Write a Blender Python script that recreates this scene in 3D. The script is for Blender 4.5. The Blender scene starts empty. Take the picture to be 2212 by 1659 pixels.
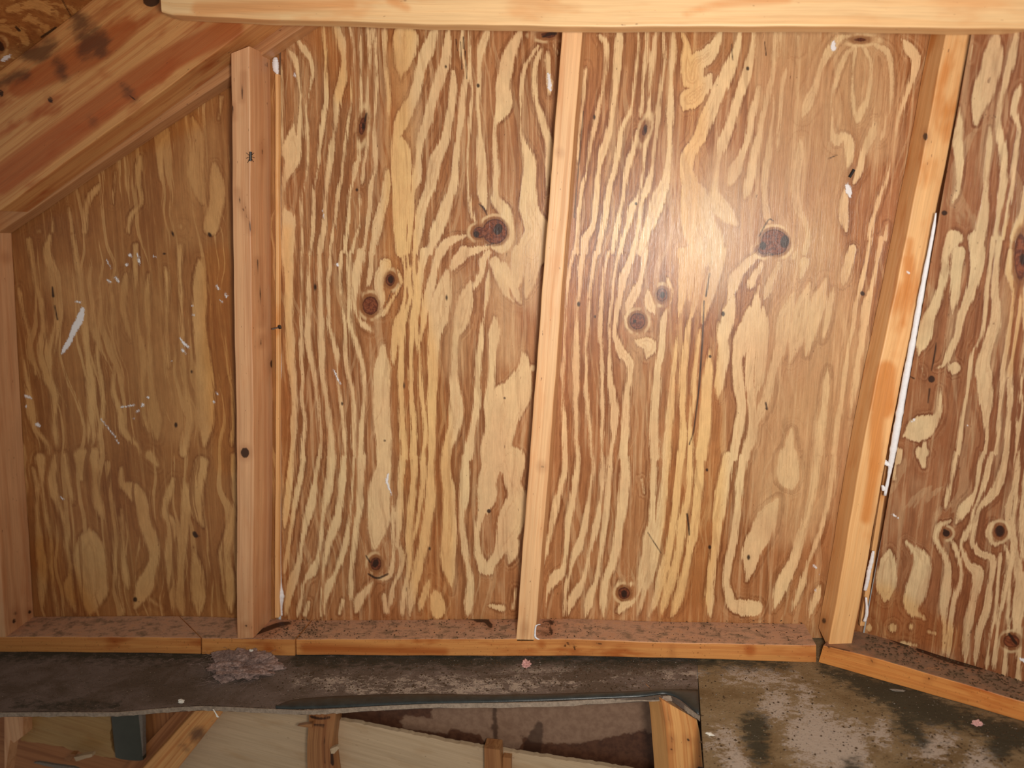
import bpy, math, random
import numpy as np
from mathutils import Vector, Matrix

# ------------------------------------------------------------------ camera
W, H, FPX = 2212.0, 1659.0, 1650.0
YAW, PITCH, ROLL = math.radians(9.0), math.radians(-10.6), math.radians(0.0)
CAM = np.array([0.0, -1.55, 0.0])
sc = bpy.context.scene
cd = bpy.data.cameras.new('camera')
cam = bpy.data.objects.new('camera', cd)
sc.collection.objects.link(cam)
Rm = Matrix.Rotation(YAW, 3, 'Z') @ Matrix.Rotation(math.pi / 2 + PITCH, 3, 'X') @ Matrix.Rotation(ROLL, 3, 'Z')
cam.matrix_world = Matrix.Translation(Vector(CAM)) @ Rm.to_4x4()
cd.sensor_fit = 'HORIZONTAL'
cd.sensor_width = 36.0
cd.lens = 36.0 * FPX / W
cd.clip_start = 0.01
cd.dof.use_dof = True
cd.dof.focus_distance = 1.52
cd.dof.aperture_fstop = 2.4
sc.camera = cam

# ------------------------------------------------------------------ light
sc.view_settings.view_transform = 'Standard'
sc.view_settings.look = 'None'
sc.view_settings.exposure = 0.0
sc.view_settings.gamma = 1.0
sc.view_settings.use_curve_mapping = False
wd = bpy.data.worlds.new('world')
sc.world = wd
wd.use_nodes = True
wd.node_tree.nodes['Background'].inputs[0].default_value = (1.0, 0.90, 0.80, 1)
wd.node_tree.nodes['Background'].inputs[1].default_value = 0.24


ld = bpy.data.lights.new('hand_torch', 'SPOT')
ld.energy = 78.0
ld.color = (1.0, 0.93, 0.85)
ld.spot_size = math.radians(126)
ld.spot_blend = 1.0
ld.shadow_soft_size = 0.07
lo_ = bpy.data.objects.new('hand_torch', ld)
sc.collection.objects.link(lo_)
lo_.location = (0.12, -1.53, -0.02)
lo_.rotation_euler = (Vector((0.08, 0.0, 0.0)) - Vector(lo_.location)).to_track_quat('-Z', 'Y').to_euler()

# ------------------------------------------------------------------ helpers
RmN = np.array(Rm)
C = sc.collection


def ray(px, py):
    v = np.array([(px - W / 2) / FPX, -(py - H / 2) / FPX, -1.0])
    return RmN @ v


class Plane:
    def __init__(s, p, n):
        s.p = np.array(p, float)
        s.n = np.array(n, float)
        s.n /= np.linalg.norm(s.n)

    def at(s, px, py):
        d = ray(px, py)
        t = np.dot(s.p - CAM, s.n) / np.dot(d, s.n)
        return CAM + d * t

    def grid(s, X, Y):
        v = np.stack([(X - W / 2) / FPX, -(Y - H / 2) / FPX, -np.ones_like(X)], -1) @ RmN.T
        t = np.dot(s.p - CAM, s.n) / (v @ s.n)
        return CAM + v * t[..., None]


def project(P):
    v = (np.asarray(P, float) - CAM) @ RmN
    return np.stack([W / 2 + FPX * v[..., 0] / -v[..., 2], H / 2 - FPX * v[..., 1] / -v[..., 2]], -1)


def yplane(y):
    return Plane((0, y, 0), (0, 1, 0))


WALL, FRONT = yplane(0.0), yplane(-0.089)
# floor plane: holds the depth axis and the line under the bottom plates
_a, _b = FRONT.at(0, 1408), FRONT.at(1765, 1431)
FLOOR = Plane(_a, np.cross(_b - _a, (0, 1, 0)))
if FLOOR.n[2] < 0:
    FLOOR.n = -FLOOR.n
# the turned wall on the right
_a, _b = FLOOR.at(1768, 1431), FLOOR.at(2212, 1560)
_t = _b - _a
TURN_FRONT = Plane(_a, np.cross(_t, FLOOR.n))
PLATE_TOP = Plane(FLOOR.p + FLOOR.n * 0.038, FLOOR.n)
_a, _b = PLATE_TOP.at(1844, 1364), PLATE_TOP.at(2212, 1472)
TURN_WALL = Plane(_a, np.cross(_b - _a, FLOOR.n))


def smooth(pts, n=4):
    """Catmull-Rom through points of any dimension."""
    p = np.array(pts, float)
    if len(p) < 3:
        return p
    q = np.vstack([2 * p[0] - p[1], p, 2 * p[-1] - p[-2]])
    out = []
    for i in range(len(p) - 1):
        a, b, c, d = q[i:i + 4]
        for k in range(n):
            t = k / n
            out.append(0.5 * (2 * b + (c - a) * t + (2 * a - 5 * b + 4 * c - d) * t * t + (3 * b - a - 3 * c + d) * t ** 3))
    out.append(p[-1])
    o = np.array(out)
    if o.shape[1] > 2:
        o[:, 2] = np.maximum(o[:, 2], 1.0)
    return o


def sdf(P, lines, base=-40.0, do_smooth=True):
    """Signed distance (mark inside positive) of points P to thick polylines; a single point is a dot."""
    x, y = P[:, 0], P[:, 1]
    out = np.full(len(P), base)
    x0, x1, y0, y1 = x.min(), x.max(), y.min(), y.max()
    for ln in lines:
        if len(ln) == 1:
            ln = [ln[0], (ln[0][0] + .1, ln[0][1], ln[0][2])]
        s = smooth(ln) if do_smooth else np.array(ln, float)
        for (ax, ay, aw), (bx, by, bw) in zip(s[:-1], s[1:]):
            m = max(aw, bw) / 2 - base
            if max(ax, bx) + m < x0 or min(ax, bx) - m > x1 or max(ay, by) + m < y0 or min(ay, by) - m > y1:
                continue
            k = np.nonzero((x > min(ax, bx) - m) & (x < max(ax, bx) + m) & (y > min(ay, by) - m) & (y < max(ay, by) + m))[0]
            if not len(k):
                continue
            dx, dy = bx - ax, by - ay
            t = np.clip(((x[k] - ax) * dx + (y[k] - ay) * dy) / (dx * dx + dy * dy + 1e-9), 0, 1)
            d = np.hypot(x[k] - ax - t * dx, y[k] - ay - t * dy)
            out[k] = np.maximum(out[k], (aw + (bw - aw) * t) / 2 - d)
    return out


def ell(P, items, base=-40.0):
    """Signed distance to ellipses (x, y, rx, ry, degrees)."""
    out = np.full(len(P), base)
    for (cx, cy, rx, ry, a) in items:
        c, s = math.cos(math.radians(a)), math.sin(math.radians(a))
        dx, dy = P[:, 0] - cx, P[:, 1] - cy
        u, v = (dx * c + dy * s) / rx, (-dx * s + dy * c) / ry
        out = np.maximum(out, (1 - np.sqrt(u * u + v * v)) * min(rx, ry))
    return out


def clip_y(ln, lo, hi):
    """Cut a polyline to the band lo..hi in y, at exact crossings."""
    out, cur = [], []
    for a, b in zip(ln[:-1], ln[1:]):
        ts = [0.0, 1.0]
        for y in (lo, hi):
            if (a[1] - y) * (b[1] - y) < 0:
                ts.append((y - a[1]) / (b[1] - a[1]))
        ts.sort()
        for t0, t1 in zip(ts[:-1], ts[1:]):
            p, q = [tuple(a[k] + (b[k] - a[k]) * t for k in range(3)) for t in (t0, t1)]
            if lo <= (p[1] + q[1]) / 2 <= hi:
                if not cur:
                    cur = [p]
                cur.append(q)
            elif cur:
                out.append(cur)
                cur = []
    if cur:
        out.append(cur)
    return out if len(ln) > 1 else ([ln] if lo <= ln[0][1] <= hi else [])


def parse(txt, ox=0, oy=0, s=1.0, lo=None, hi=None):
    if lo is not None:
        res = []
        for ln in parse(txt, ox, oy, s):
            if len(ln) == 1:
                ln = [ln[0], (ln[0][0] + .1, ln[0][1] + .1, ln[0][2])]
                res.append(ln)
                continue
            q = smooth(ln, 5).copy()
            d = np.concatenate([[0], np.cumsum(np.hypot(*np.diff(q[:, :2], axis=0).T))])
            for dist, y_end in ((d, ln[0][1]), (d[-1] - d, ln[-1][1])):
                if y_end < lo + 32 or y_end > hi - 14:
                    continue
                q[:, 2] *= np.minimum(1, .22 + .78 * (dist / (min(q[:, 2].max() * 1.3, d[-1] * .28) + 1e-6)) ** .8)
            res += clip_y([tuple(v) for v in q], lo, hi)
        return res
    res = []
    for ln in txt.replace('\n', ' ').split(';'):
        pts = []
        for tk in ln.split():
            a = [float(q) for q in tk.split(',')]
            pts.append((ox + a[0] * s, oy + a[1] * s, a[2] * s))
        if pts:
            res.append(pts)
    return res


def link(name, me, mat, parent=None):
    o = bpy.data.objects.new(name, me)
    C.objects.link(o)
    if mat:
        me.materials.append(mat)
    if parent:
        o.parent = parent
    return o


def tag(o, label, cat, group=None, kind=None):
    o['label'] = label
    o['category'] = cat
    if group:
        o['group'] = group
    if kind:
        o['kind'] = kind
    return o


def struct(o, label=None):
    o['kind'] = 'structure'
    if label:
        o['label'] = label
    return o


def set_attr(me, name, vals, kind='FLOAT'):
    a = me.attributes.new(name, kind, 'POINT')
    a.data.foreach_set('vector' if kind == 'FLOAT_VECTOR' else 'value', np.ascontiguousarray(vals, dtype=np.float32).ravel())


def sheet(name, quad, plane, thick, mat, step=3.2, marks=None, parent=None, top=None, bot=None, bump=None):
    """A board on a plane: quad TL TR BR BL in photo px, meshed finely; optional top/bottom edge polylines."""
    TL, TR, BR, BL = [np.array(q, float) for q in quad]
    nx = max(2, int(max(np.linalg.norm(TR - TL), np.linalg.norm(BR - BL)) / step))
    ny = max(2, int(max(np.linalg.norm(BL - TL), np.linalg.norm(BR - TR)) / step))
    u = np.linspace(0, 1, nx + 1)

    def edge(poly, A, B):
        if poly is None:
            return A[None] + (B - A)[None] * u[:, None]
        p = np.array(poly, float)
        xs = A[0] + (B[0] - A[0]) * u
        return np.stack([xs, np.interp(xs, p[:, 0], p[:, 1])], -1)
    T, B = edge(top, TL, TR), edge(bot, BL, BR)
    v = np.linspace(0, 1, ny + 1)[:, None, None]
    G = T[None] * (1 - v) + B[None] * v
    P = plane.grid(G[..., 0], G[..., 1])
    if bump is not None:
        P = P + bump(G)[..., None] * np.array([0, 0, 1.0])
    n = plane.n.copy()
    if np.dot(n, plane.p - CAM) < 0:
        n = -n
    V = P.reshape(-1, 3)
    w = nx + 1
    i = np.arange(ny)[:, None] * w + np.arange(nx)[None]
    F = np.stack([i, i + w, i + w + 1, i + 1], -1).reshape(-1, 4).tolist()
    rim = list(range(0, w)) + [r * w + nx for r in range(1, ny + 1)] + [ny * w + c for c in range(nx - 1, -1, -1)] + [r * w for r in range(ny - 1, 0, -1)]
    N0 = len(V)
    back = V[rim] + n * thick
    for k in range(len(rim)):
        k2 = (k + 1) % len(rim)
        F.append([rim[k], rim[k2], N0 + k2, N0 + k])
    F.append([N0 + k for k in range(len(rim))][::-1])
    V = np.vstack([V, back])
    me = bpy.data.meshes.new(name)
    me.from_pydata(V.tolist(), [], F)
    me.update()
    px = np.vstack([G.reshape(-1, 2), G.reshape(-1, 2)[rim]])
    for an, fn in (marks or {}).items():
        set_attr(me, an, fn(px))
    return link(name, me, mat, parent)


_seed = [11]


def beam(name, Lp, Rp, plane, ext, mat, marks=None, parent=None, ext2=None, step=0.005, wav=0.0006, edge=0.0022, closed_ends=True):
    """A length of lumber. Lp / Rp: matching photo-px points of the front face's two long edges, put on the plane;
    ext: vector from the front face to the back face (ext2 at the far end)."""
    A = np.array([plane.at(*p) for p in Lp])
    B = np.array([plane.at(*p) for p in Rp])
    ext = np.array(ext, float)
    ext2 = ext if ext2 is None else np.array(ext2, float)
    mid = (A + B) / 2
    seg = np.linalg.norm(np.diff(mid, axis=0), axis=1)
    cum = np.concatenate([[0], np.cumsum(seg)])
    n = max(4, int(cum[-1] / step))
    t = np.linspace(0, cum[-1], n + 1)
    A2 = np.stack([np.interp(t, cum, A[:, k]) for k in range(3)], -1)
    B2 = np.stack([np.interp(t, cum, B[:, k]) for k in range(3)], -1)
    wdt, dep = np.linalg.norm(B[0] - A[0]), np.linalg.norm(ext)
    es, ed = edge / wdt, edge / dep
    k1 = max(3, int(wdt / 0.006))
    k2 = max(3, int(dep / 0.010))
    ring = []
    for q in np.linspace(es, 1 - es, k1):
        ring.append((q, 0))
    ring.append((1 - es * .3, ed * .3))
    for q in np.linspace(ed, 1 - ed, k2):
        ring.append((1, q))
    ring.append((1 - es * .3, 1 - ed * .3))
    for q in np.linspace(1 - es, es, 4):
        ring.append((q, 1))
    ring.append((es * .3, 1 - ed * .3))
    for q in np.linspace(1 - ed, ed, k2):
        ring.append((0, q))
    ring.append((es * .3, ed * .3))
    R = len(ring)
    S = np.array(ring)
    E = ext[None] + (ext2 - ext)[None] * (t / cum[-1])[:, None]
    V = A2[:, None] * (1 - S[None, :, :1]) + B2[:, None] * S[None, :, :1] + E[:, None] * S[None, :, 1:]
    _seed[0] += 1
    rs = np.random.RandomState(_seed[0])
    ph = rs.rand(6) * 6.28
    acr = (B[0] - A[0]) / wdt
    wob = (np.sin(t * 9 + ph[0]) + .6 * np.sin(t * 23 + ph[1]) + .4 * np.sin(t * 61 + ph[2]))
    V = V + (wob * wav)[:, None, None] * acr
    gc = np.zeros(V.shape)
    off = rs.rand(3) * 20
    gc[..., 0] = t[:, None] + off[0]
    gc[..., 1] = S[None, :, 0] * wdt + off[1]
    gc[..., 2] = S[None, :, 1] * dep + off[2]
    V = V.reshape(-1, 3)
    F = []
    for a in range(n):
        for b in range(R):
            c = (b + 1) % R
            F.append([a * R + b, a * R + c, (a + 1) * R + c, (a + 1) * R + b])
    F.append(list(range(R))[::-1])
    F.append([n * R + k for k in range(R)])
    me = bpy.data.meshes.new(name)
    me.from_pydata(V.tolist(), [], F)
    me.update()
    set_attr(me, 'gc', gc.reshape(-1, 3), 'FLOAT_VECTOR')
    px = project(V)
    marks = dict(marks or {})
    for an in ('D', 'O', 'P', 'C'):
        set_attr(me, an, marks[an](px) if an in marks else np.full(len(V), -40.0))
    for p in me.polygons:
        p.use_smooth = False
    return link(name, me, mat, parent)


def prism(name, poly, plane, ext, mat, parent=None, axis=None, jag=0.0):
    """Flat board with a traced outline, given real thickness."""
    pts = []
    rs = random.Random(len(poly) + int(poly[0][0]))
    m = len(poly)
    for i in range(m):
        a, b = poly[i], poly[(i + 1) % m]
        k = max(1, int(math.hypot(a[0] - b[0], a[1] - b[1]) / 7)) if jag else 1
        for j in range(k):
            q = j / k
            pts.append((a[0] + (b[0] - a[0]) * q + rs.uniform(-jag, jag), a[1] + (b[1] - a[1]) * q + rs.uniform(-jag, jag)))
    P = np.array([plane.at(*p) for p in pts])
    e = np.array(ext, float)
    n = len(P)
    V = np.vstack([P, P + e])
    F = [list(range(n))[::-1], [n + i for i in range(n)]] + [[i, (i + 1) % n, n + (i + 1) % n, n + i] for i in range(n)]
    me = bpy.data.meshes.new(name)
    me.from_pydata(V.tolist(), [], F)
    me.update()
    import bmesh
    bm = bmesh.new()
    bm.from_mesh(me)
    bmesh.ops.recalc_face_normals(bm, faces=bm.faces)
    bm.to_mesh(me)
    bm.free()
    ax = np.array(axis if axis is not None else (0, 0, 1), float)
    ax /= np.linalg.norm(ax)
    en = e / np.linalg.norm(e)
    ac = np.cross(ax, en)
    _seed[0] += 1
    off = np.random.RandomState(_seed[0]).rand(3) * 20
    set_attr(me, 'gc', np.stack([V @ ax, V @ ac, V @ en], -1) + off, 'FLOAT_VECTOR')
    for an in ('D', 'O', 'P', 'C'):
        set_attr(me, an, np.full(len(V), -40.0))
    return link(name, me, mat, parent)


# ------------------------------------------------------------------ materials
class NT:
    def __init__(s, name):
        s.m = bpy.data.materials.new(name)
        s.m.use_nodes = True
        s.t = s.m.node_tree
        s.b = s.t.nodes['Principled BSDF']

    def n(s, kind, **kw):
        nd = s.t.nodes.new(kind)
        for k, v in kw.items():
            setattr(nd, k, v)
        return nd

    def put(s, sock, v):
        if isinstance(v, bpy.types.NodeSocket):
            s.t.links.new(v, sock)
        else:
            if sock.type == 'RGBA' and len(v) == 3:
                v = (*v, 1)
            sock.default_value = v

    def math(s, op, a, b=0.0, c=None):
        nd = s.n('ShaderNodeMath', operation=op)
        s.put(nd.inputs[0], a)
        s.put(nd.inputs[1], b)
        if c is not None:
            s.put(nd.inputs[2], c)
        return nd.outputs[0]

    def attr(s, name):
        nd = s.n('ShaderNodeAttribute', attribute_name=name)
        return nd

    def noise(s, vec, scale, detail=3.0, rough=.55, dist=0.0):
        mp = s.n('ShaderNodeMapping')
        s.put(mp.inputs['Vector'], vec)
        mp.inputs['Scale'].default_value = scale
        nd = s.n('ShaderNodeTexNoise')
        s.put(nd.inputs['Vector'], mp.outputs[0])
        nd.inputs['Scale'].default_value = 1.0
        nd.inputs['Detail'].default_value = detail
        nd.inputs['Roughness'].default_value = rough
        nd.inputs['Distortion'].default_value = dist
        return nd.outputs['Fac']

    def rng(s, v, a, b, c=0.0, d=1.0, mode='SMOOTHSTEP'):
        nd = s.n('ShaderNodeMapRange', interpolation_type=mode)
        s.put(nd.inputs['Value'], v)
        for k, q in zip(('From Min', 'From Max', 'To Min', 'To Max'), (a, b, c, d)):
            nd.inputs[k].default_value = q
        return nd.outputs[0]

    def mix(s, f, a, b, blend='MIX'):
        nd = s.n('ShaderNodeMix', data_type='RGBA', blend_type=blend)
        nd.clamp_factor = True
        s.put(nd.inputs['Factor'], f)
        s.put(nd.inputs['A'] if False else nd.inputs[6], a)
        s.put(nd.inputs[7], b)
        return nd.outputs[2]

    def val(s, f, a=0.0, b=1.0):
        """grey colour from a factor"""
        nd = s.n('ShaderNodeCombineColor')
        for i in range(3):
            s.put(nd.inputs[i], f)
        return nd.outputs[0]

    def bump(s, h, dist, strength=1.0):
        nd = s.n('ShaderNodeBump')
        s.put(nd.inputs['Height'], h)
        nd.inputs['Distance'].default_value = dist
        nd.inputs['Strength'].default_value = strength
        s.t.links.new(nd.outputs[0], s.b.inputs['Normal'])

    def out(s, col, rough=.5, spec=.5, coat=None):
        s.put(s.b.inputs['Base Color'], col)
        s.put(s.b.inputs['Roughness'], rough)
        s.b.inputs['Specular IOR Level'].default_value = spec
        if coat:
            s.b.inputs['Coat Weight'].default_value = coat
            s.b.inputs['Coat Roughness'].default_value = .35
        return s.m


def S(r, g, b):
    f = lambda c: ((c / 255 + .055) / 1.055) ** 2.4 if c > 10 else c / 255 / 12.92
    return (f(r), f(g), f(b))


def plywood(name, light1, light2, brown1, brown2, edge, contrast=1.0, soft=1.8, spec=.5, extra=.24):
    t = NT(name)
    tc = t.n('ShaderNodeTexCoord').outputs['Object']
    L, K, P, D, Q, SO = [t.attr(a).outputs['Fac'] for a in 'LKPDQS']
    SO = t.rng(SO, -22, 22)
    comb = t.noise(tc, (330, 60, 16), 3, .6)
    wob = t.noise(tc, (34, 34, 11), 3, .55)
    sd = t.math('MULTIPLY_ADD', t.math('SUBTRACT', comb, .5), 13.0, L)
    sd = t.math('MULTIPLY_ADD', t.math('SUBTRACT', wob, .5), 9.0, sd)
    m = t.rng(sd, -soft, soft)
    # narrow secondary streaks of pale growth, always along the grain
    wp = t.n('ShaderNodeVectorMath', operation='MULTIPLY_ADD')
    wn = t.n('ShaderNodeTexNoise')
    wn.inputs['Scale'].default_value = 3.2
    t.put(wn.inputs['Vector'], tc)
    t.t.links.new(wn.outputs['Color'], wp.inputs[0])
    wp.inputs[1].default_value = (.16, 0, 0)
    t.put(wp.inputs[2], tc)
    ex = t.noise(wp.outputs[0], (62, 30, 2.4), 3, .5)
    ex = t.math('MULTIPLY_ADD', t.math('SUBTRACT', comb, .5), .16, ex)
    m = t.math('MAXIMUM', m, t.rng(ex, .56, .61, 0, extra))
    m = t.math('SUBTRACT', m, t.math('MULTIPLY', t.rng(ex, .42, .37, 0, extra), m))
    m = t.math('MULTIPLY', m, t.math('MULTIPLY_ADD', SO, -.55, 1.0))
    m = t.math('MULTIPLY_ADD', SO, .30, m)
    # growth lines that run parallel to the bands
    cv = t.n('ShaderNodeCombineXYZ')
    t.put(cv.inputs[0], t.math('MULTIPLY', sd, .20))
    sp_ = t.n('ShaderNodeSeparateXYZ')
    t.t.links.new(tc, sp_.inputs[0])
    t.put(cv.inputs[1], t.math('MULTIPLY', sp_.outputs[2], 1.6))
    t.put(cv.inputs[2], t.math('MULTIPLY', sp_.outputs[0], 9.0))
    par = t.noise(cv.outputs[0], (1, 1, 1), 3, .6)
    lo = t.noise(tc, (7, 7, 3.0), 4, .6, .4)
    lo2 = t.noise(tc, (3.1, 3.1, 4.3), 2, .5)
    fib = t.noise(tc, (620, 60, 15), 3, .65)
    grit = t.noise(tc, (90, 40, 30), 5, .75)
    br = t.mix(t.rng(lo, .36, .66), brown1, brown2)
    br = t.mix(t.math('MULTIPLY', t.rng(sd, -9, -1, 0, .62 * contrast), t.math('MULTIPLY', t.rng(wob, .38, .58), t.math('MULTIPLY_ADD', SO, -.7, 1.0))), br, edge)
    # broad soft pale growth inside the wide brown fields
    br = t.mix(t.math('MULTIPLY', t.rng(t.noise(tc, (30, 30, 4.5), 4, .6, .3), .5, .72), t.rng(sd, -38, -12, .42, 0)), br, light2)
    lt = t.mix(t.rng(lo, .38, .64), light1, light2)
    near = t.rng(sd, -26, -4)
    br = t.mix(t.math('MULTIPLY', t.rng(par, .47, .66, 0, .55 * contrast), near), br, edge)
    br = t.mix(t.math('MULTIPLY', t.rng(par, .48, .36, 0, .16), near), br, light2)
    stk = t.noise(tc, (95, 40, 3.2), 4, .6, .25)
    br = t.mix(t.rng(stk, .50, .70, 0, .5 * contrast), br, edge)
    br = t.mix(t.rng(stk, .48, .34, 0, .38), br, light2)
    lt = t.mix(t.rng(par, .52, .68, 0, .30), lt, brown1)
    col = t.mix(m, br, lt)
    # reddish yellow heart band of the veneer
    col = t.mix(t.rng(Q, -16, 16, 0, .55), col, t.mix(1.0, col, (1.0, .80, .50), 'MULTIPLY'))
    col = t.mix(t.rng(lo2, .40, .66, 0, .35), col, t.mix(1.0, col, (1.0, .86, .84), 'MULTIPLY'))
    f = t.math('MULTIPLY', t.rng(fib, .25, .75, .86, 1.12, 'LINEAR'), t.rng(grit, .3, .7, .88, 1.10, 'LINEAR'))
    col = t.mix(1.0, col, t.val(f), 'MULTIPLY')
    fl = t.noise(tc, (170, 60, 55), 2, .5)
    col = t.mix(t.rng(fl, .71, .76, 0, .55), col, S(92, 52, 28))
    # knots
    kn = t.math('MULTIPLY_ADD', t.math('SUBTRACT', t.noise(tc, (120, 60, 120), 3, .6), .5), 4.5, K)
    col = t.mix(t.rng(kn, -12, 1, 0, .45), col, S(150, 98, 58))
    col = t.mix(t.math('MULTIPLY', t.math('MULTIPLY', t.rng(kn, -14, -9), t.rng(kn, -4, -8, 0, .60)), t.rng(wob, .42, .56)), col, light1)
    col = t.mix(t.math('MULTIPLY', t.rng(kn, -7, -2), .5), col, edge)
    kc = t.mix(t.rng(t.noise(tc, (170, 40, 170), 3), .4, .62), S(134, 74, 46), S(96, 48, 30))
    kc = t.mix(t.rng(kn, 0, 4.5, 0, 1), S(84, 42, 24), kc)
    col = t.mix(t.rng(kn, -1, 1.2), col, kc)
    dd = t.math('MULTIPLY_ADD', t.math('SUBTRACT', fib, .5), 3.0, D)
    col = t.mix(t.rng(dd, -2, 1.0, 0, .93), col, S(46, 28, 20))
    pp = t.math('MULTIPLY_ADD', t.math('SUBTRACT', t.noise(tc, (260, 60, 150), 3, .7), .5), 13.0, P)
    pm = t.rng(pp, -1.2, 1.8)
    col = t.mix(pm, col, S(236, 232, 232))
    rg = t.math('ADD', t.rng(fib, .3, .7, .25, .42, 'LINEAR'), t.math('MULTIPLY', pm, .3))
    h = t.math('ADD', t.math('MULTIPLY', fib, .7), t.math('MULTIPLY', pm, 1.5))
    h = t.math('ADD', h, t.math('MULTIPLY', m, -.25))
    t.bump(h, .00045, .9)
    return t.out(col, rg, .36)


def lumber(name, base, dark, orange, ring=1.0, amt_o=.5, dirt=0.0, spec=.45, dust=None, rough=(.35, .55)):
    t = NT(name)
    g = t.attr('gc').outputs['Vector']
    D, O, P, CH = [t.attr(a).outputs['Fac'] for a in 'DOPC']
    wavy = t.noise(g, (2.2, 130, 55), 3, .55, .5)
    fine = t.noise(g, (10, 520, 300), 3, .6)
    lo = t.noise(g, (7, 22, 18), 3, .6)
    col = t.mix(t.rng(wavy, .44, .64, 0, .75 * ring), base, dark)
    col = t.mix(t.rng(lo, .5, .72, 0, amt_o), col, orange)
    col = t.mix(t.rng(O, -9, 7, 0, .8), col, orange)
    f = t.math('MULTIPLY', t.rng(fine, .25, .75, .88, 1.1, 'LINEAR'), t.rng(t.noise(g, (4, 60, 40), 4, .7), .3, .7, .92, 1.07, 'LINEAR'))
    col = t.mix(1.0, col, t.val(f), 'MULTIPLY')
    sp = t.noise(g, (70, 260, 200), 2, .5)
    col = t.mix(t.rng(sp, .72, .77, 0, .6), col, S(88, 48, 26))
    ch = t.math('MULTIPLY_ADD', t.math('SUBTRACT', t.noise(g, (22, 60, 50), 4, .6), .5), 46.0, CH)
    col = t.mix(t.rng(ch, -14, 12, 0, .80), col, S(88, 54, 36))
    h = fine
    if dust:
        geo = t.n('ShaderNodeNewGeometry')
        sx = t.n('ShaderNodeSeparateXYZ')
        t.t.links.new(geo.outputs['True Normal'], sx.inputs[0])
        up = t.rng(sx.outputs[2], .5, .8)
        tc = t.n('ShaderNodeTexCoord').outputs['Object']
        d1 = t.noise(tc, (38, 60, 38), 5, .7)
        d2 = t.noise(tc, (230, 300, 200), 3, .6)
        du = t.mix(t.rng(d1, .46, .66, 0, .8), dust, S(108, 90, 70))
        du = t.mix(t.rng(d2, .62, .70, 0, .8), du, S(70, 56, 40))
        col = t.mix(t.math('MULTIPLY', up, t.rng(d1, .25, .5, .65, 1.0)), col, du)
        col = t.mix(t.rng(d2, .64, .70, 0, dirt), col, S(70, 44, 26))
    dd = t.math('MULTIPLY_ADD', t.math('SUBTRACT', fine, .5), 4.0, D)
    col = t.mix(t.rng(dd, -14, 0, 0, .30), col, S(150, 84, 44))
    col = t.mix(t.rng(dd, -1.5, 1.2, 0, .94), col, S(50, 27, 16))
    pp = t.math('MULTIPLY_ADD', t.math('SUBTRACT', sp, .5), 8.0, P)
    col = t.mix(t.rng(pp, -1, 1.5), col, S(232, 226, 222))
    t.bump(h, .00025, .7)
    return t.out(col, t.rng(wavy, .3, .7, rough[0], rough[1], 'LINEAR'), spec)


def grime(name, base1=S(112, 90, 60), base2=S(136, 116, 86)):
    t = NT(name)
    tc = t.n('ShaderNodeTexCoord').outputs['Object']
    A, D, P = [t.attr(a).outputs['Fac'] for a in 'ADP']
    n1 = t.noise(tc, (9, 13, 9), 6, .68, .5)
    n2 = t.noise(tc, (46, 80, 46), 5, .7)
    n3 = t.noise(tc, (240, 330, 240), 3, .65)
    col = t.mix(t.rng(n1, .36, .62), base1, base2)
    a = t.math('MULTIPLY_ADD', t.math('SUBTRACT', n2, .53), 150.0, A)
    a = t.math('MULTIPLY_ADD', t.math('SUBTRACT', n1, .52), 130.0, a)
    a = t.math('MULTIPLY_ADD', t.math('SUBTRACT', n3, .5), 110.0, a)
    col = t.mix(t.rng(a, -14, 14), col, S(172, 158, 144))
    d = t.math('MULTIPLY_ADD', t.math('SUBTRACT', n2, .5), 80.0, D)
    col = t.mix(t.rng(d, -14, 14, 0, .9), col, S(52, 50, 38))
    col = t.mix(t.rng(n3, .60, .68, 0, .85), col, S(44, 38, 28))
    col = t.mix(t.rng(t.noise(tc, (310, 400, 310), 2, .5), .70, .74, 0, .8), col, S(190, 178, 160))
    col = t.mix(t.rng(n2, .62, .72, 0, .6), col, S(66, 58, 40))
    t.bump(t.math('ADD', n3, n2), .0012, .8)
    return t.out(col, .82, .3)


def plain(name, col, rough=.5, spec=.5, var=.2, scale=60, metal=0.0, bump=0.0):
    t = NT(name)
    tc = t.n('ShaderNodeTexCoord').outputs['Object']
    n = t.noise(tc, (scale, scale, scale), 4, .65)
    c = t.mix(1.0, col, t.val(t.rng(n, .3, .7, 1 - var, 1 + var, 'LINEAR')), 'MULTIPLY')
    if bump:
        t.bump(n, bump, .8)
    t.b.inputs['Metallic'].default_value = metal
    return t.out(c, rough, spec)


M_BACK = plywood('plywood_banded', S(234, 201, 150), S(226, 188, 140), S(180, 126, 80), S(168, 110, 66), S(118, 68, 34))
M_LEFT = plywood('plywood_aged', S(212, 166, 108), S(196, 148, 92), S(170, 116, 66), S(152, 98, 54), S(118, 70, 36), .7, 3.0, extra=.75)
M_RIGHT = plywood('plywood_turned', S(214, 186, 142), S(204, 170, 128), S(156, 104, 68), S(142, 88, 54), S(108, 60, 34))
M_STUD = lumber('pine_stud', S(238, 190, 138), S(216, 156, 104), S(222, 146, 84), .9, .35)
M_STUD_R = lumber('pine_stud_yellow', S(236, 184, 124), S(222, 156, 90), S(206, 126, 52), .5, .8)
M_STUD_L = lumber('pine_stud_pink', S(222, 170, 124), S(198, 138, 94), S(204, 126, 72), .8, .3)
M_RAFTER = lumber('pine_rafter', S(206, 148, 90), S(182, 110, 58), S(166, 84, 38), .8, .9)
M_LEDGER = lumber('pine_ledger', S(190, 138, 92), S(166, 110, 68), S(160, 96, 54), .8, .5)
M_HEADER = lumber('pine_header', S(238, 196, 142), S(228, 176, 118), S(222, 154, 94), .8, .5)
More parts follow.
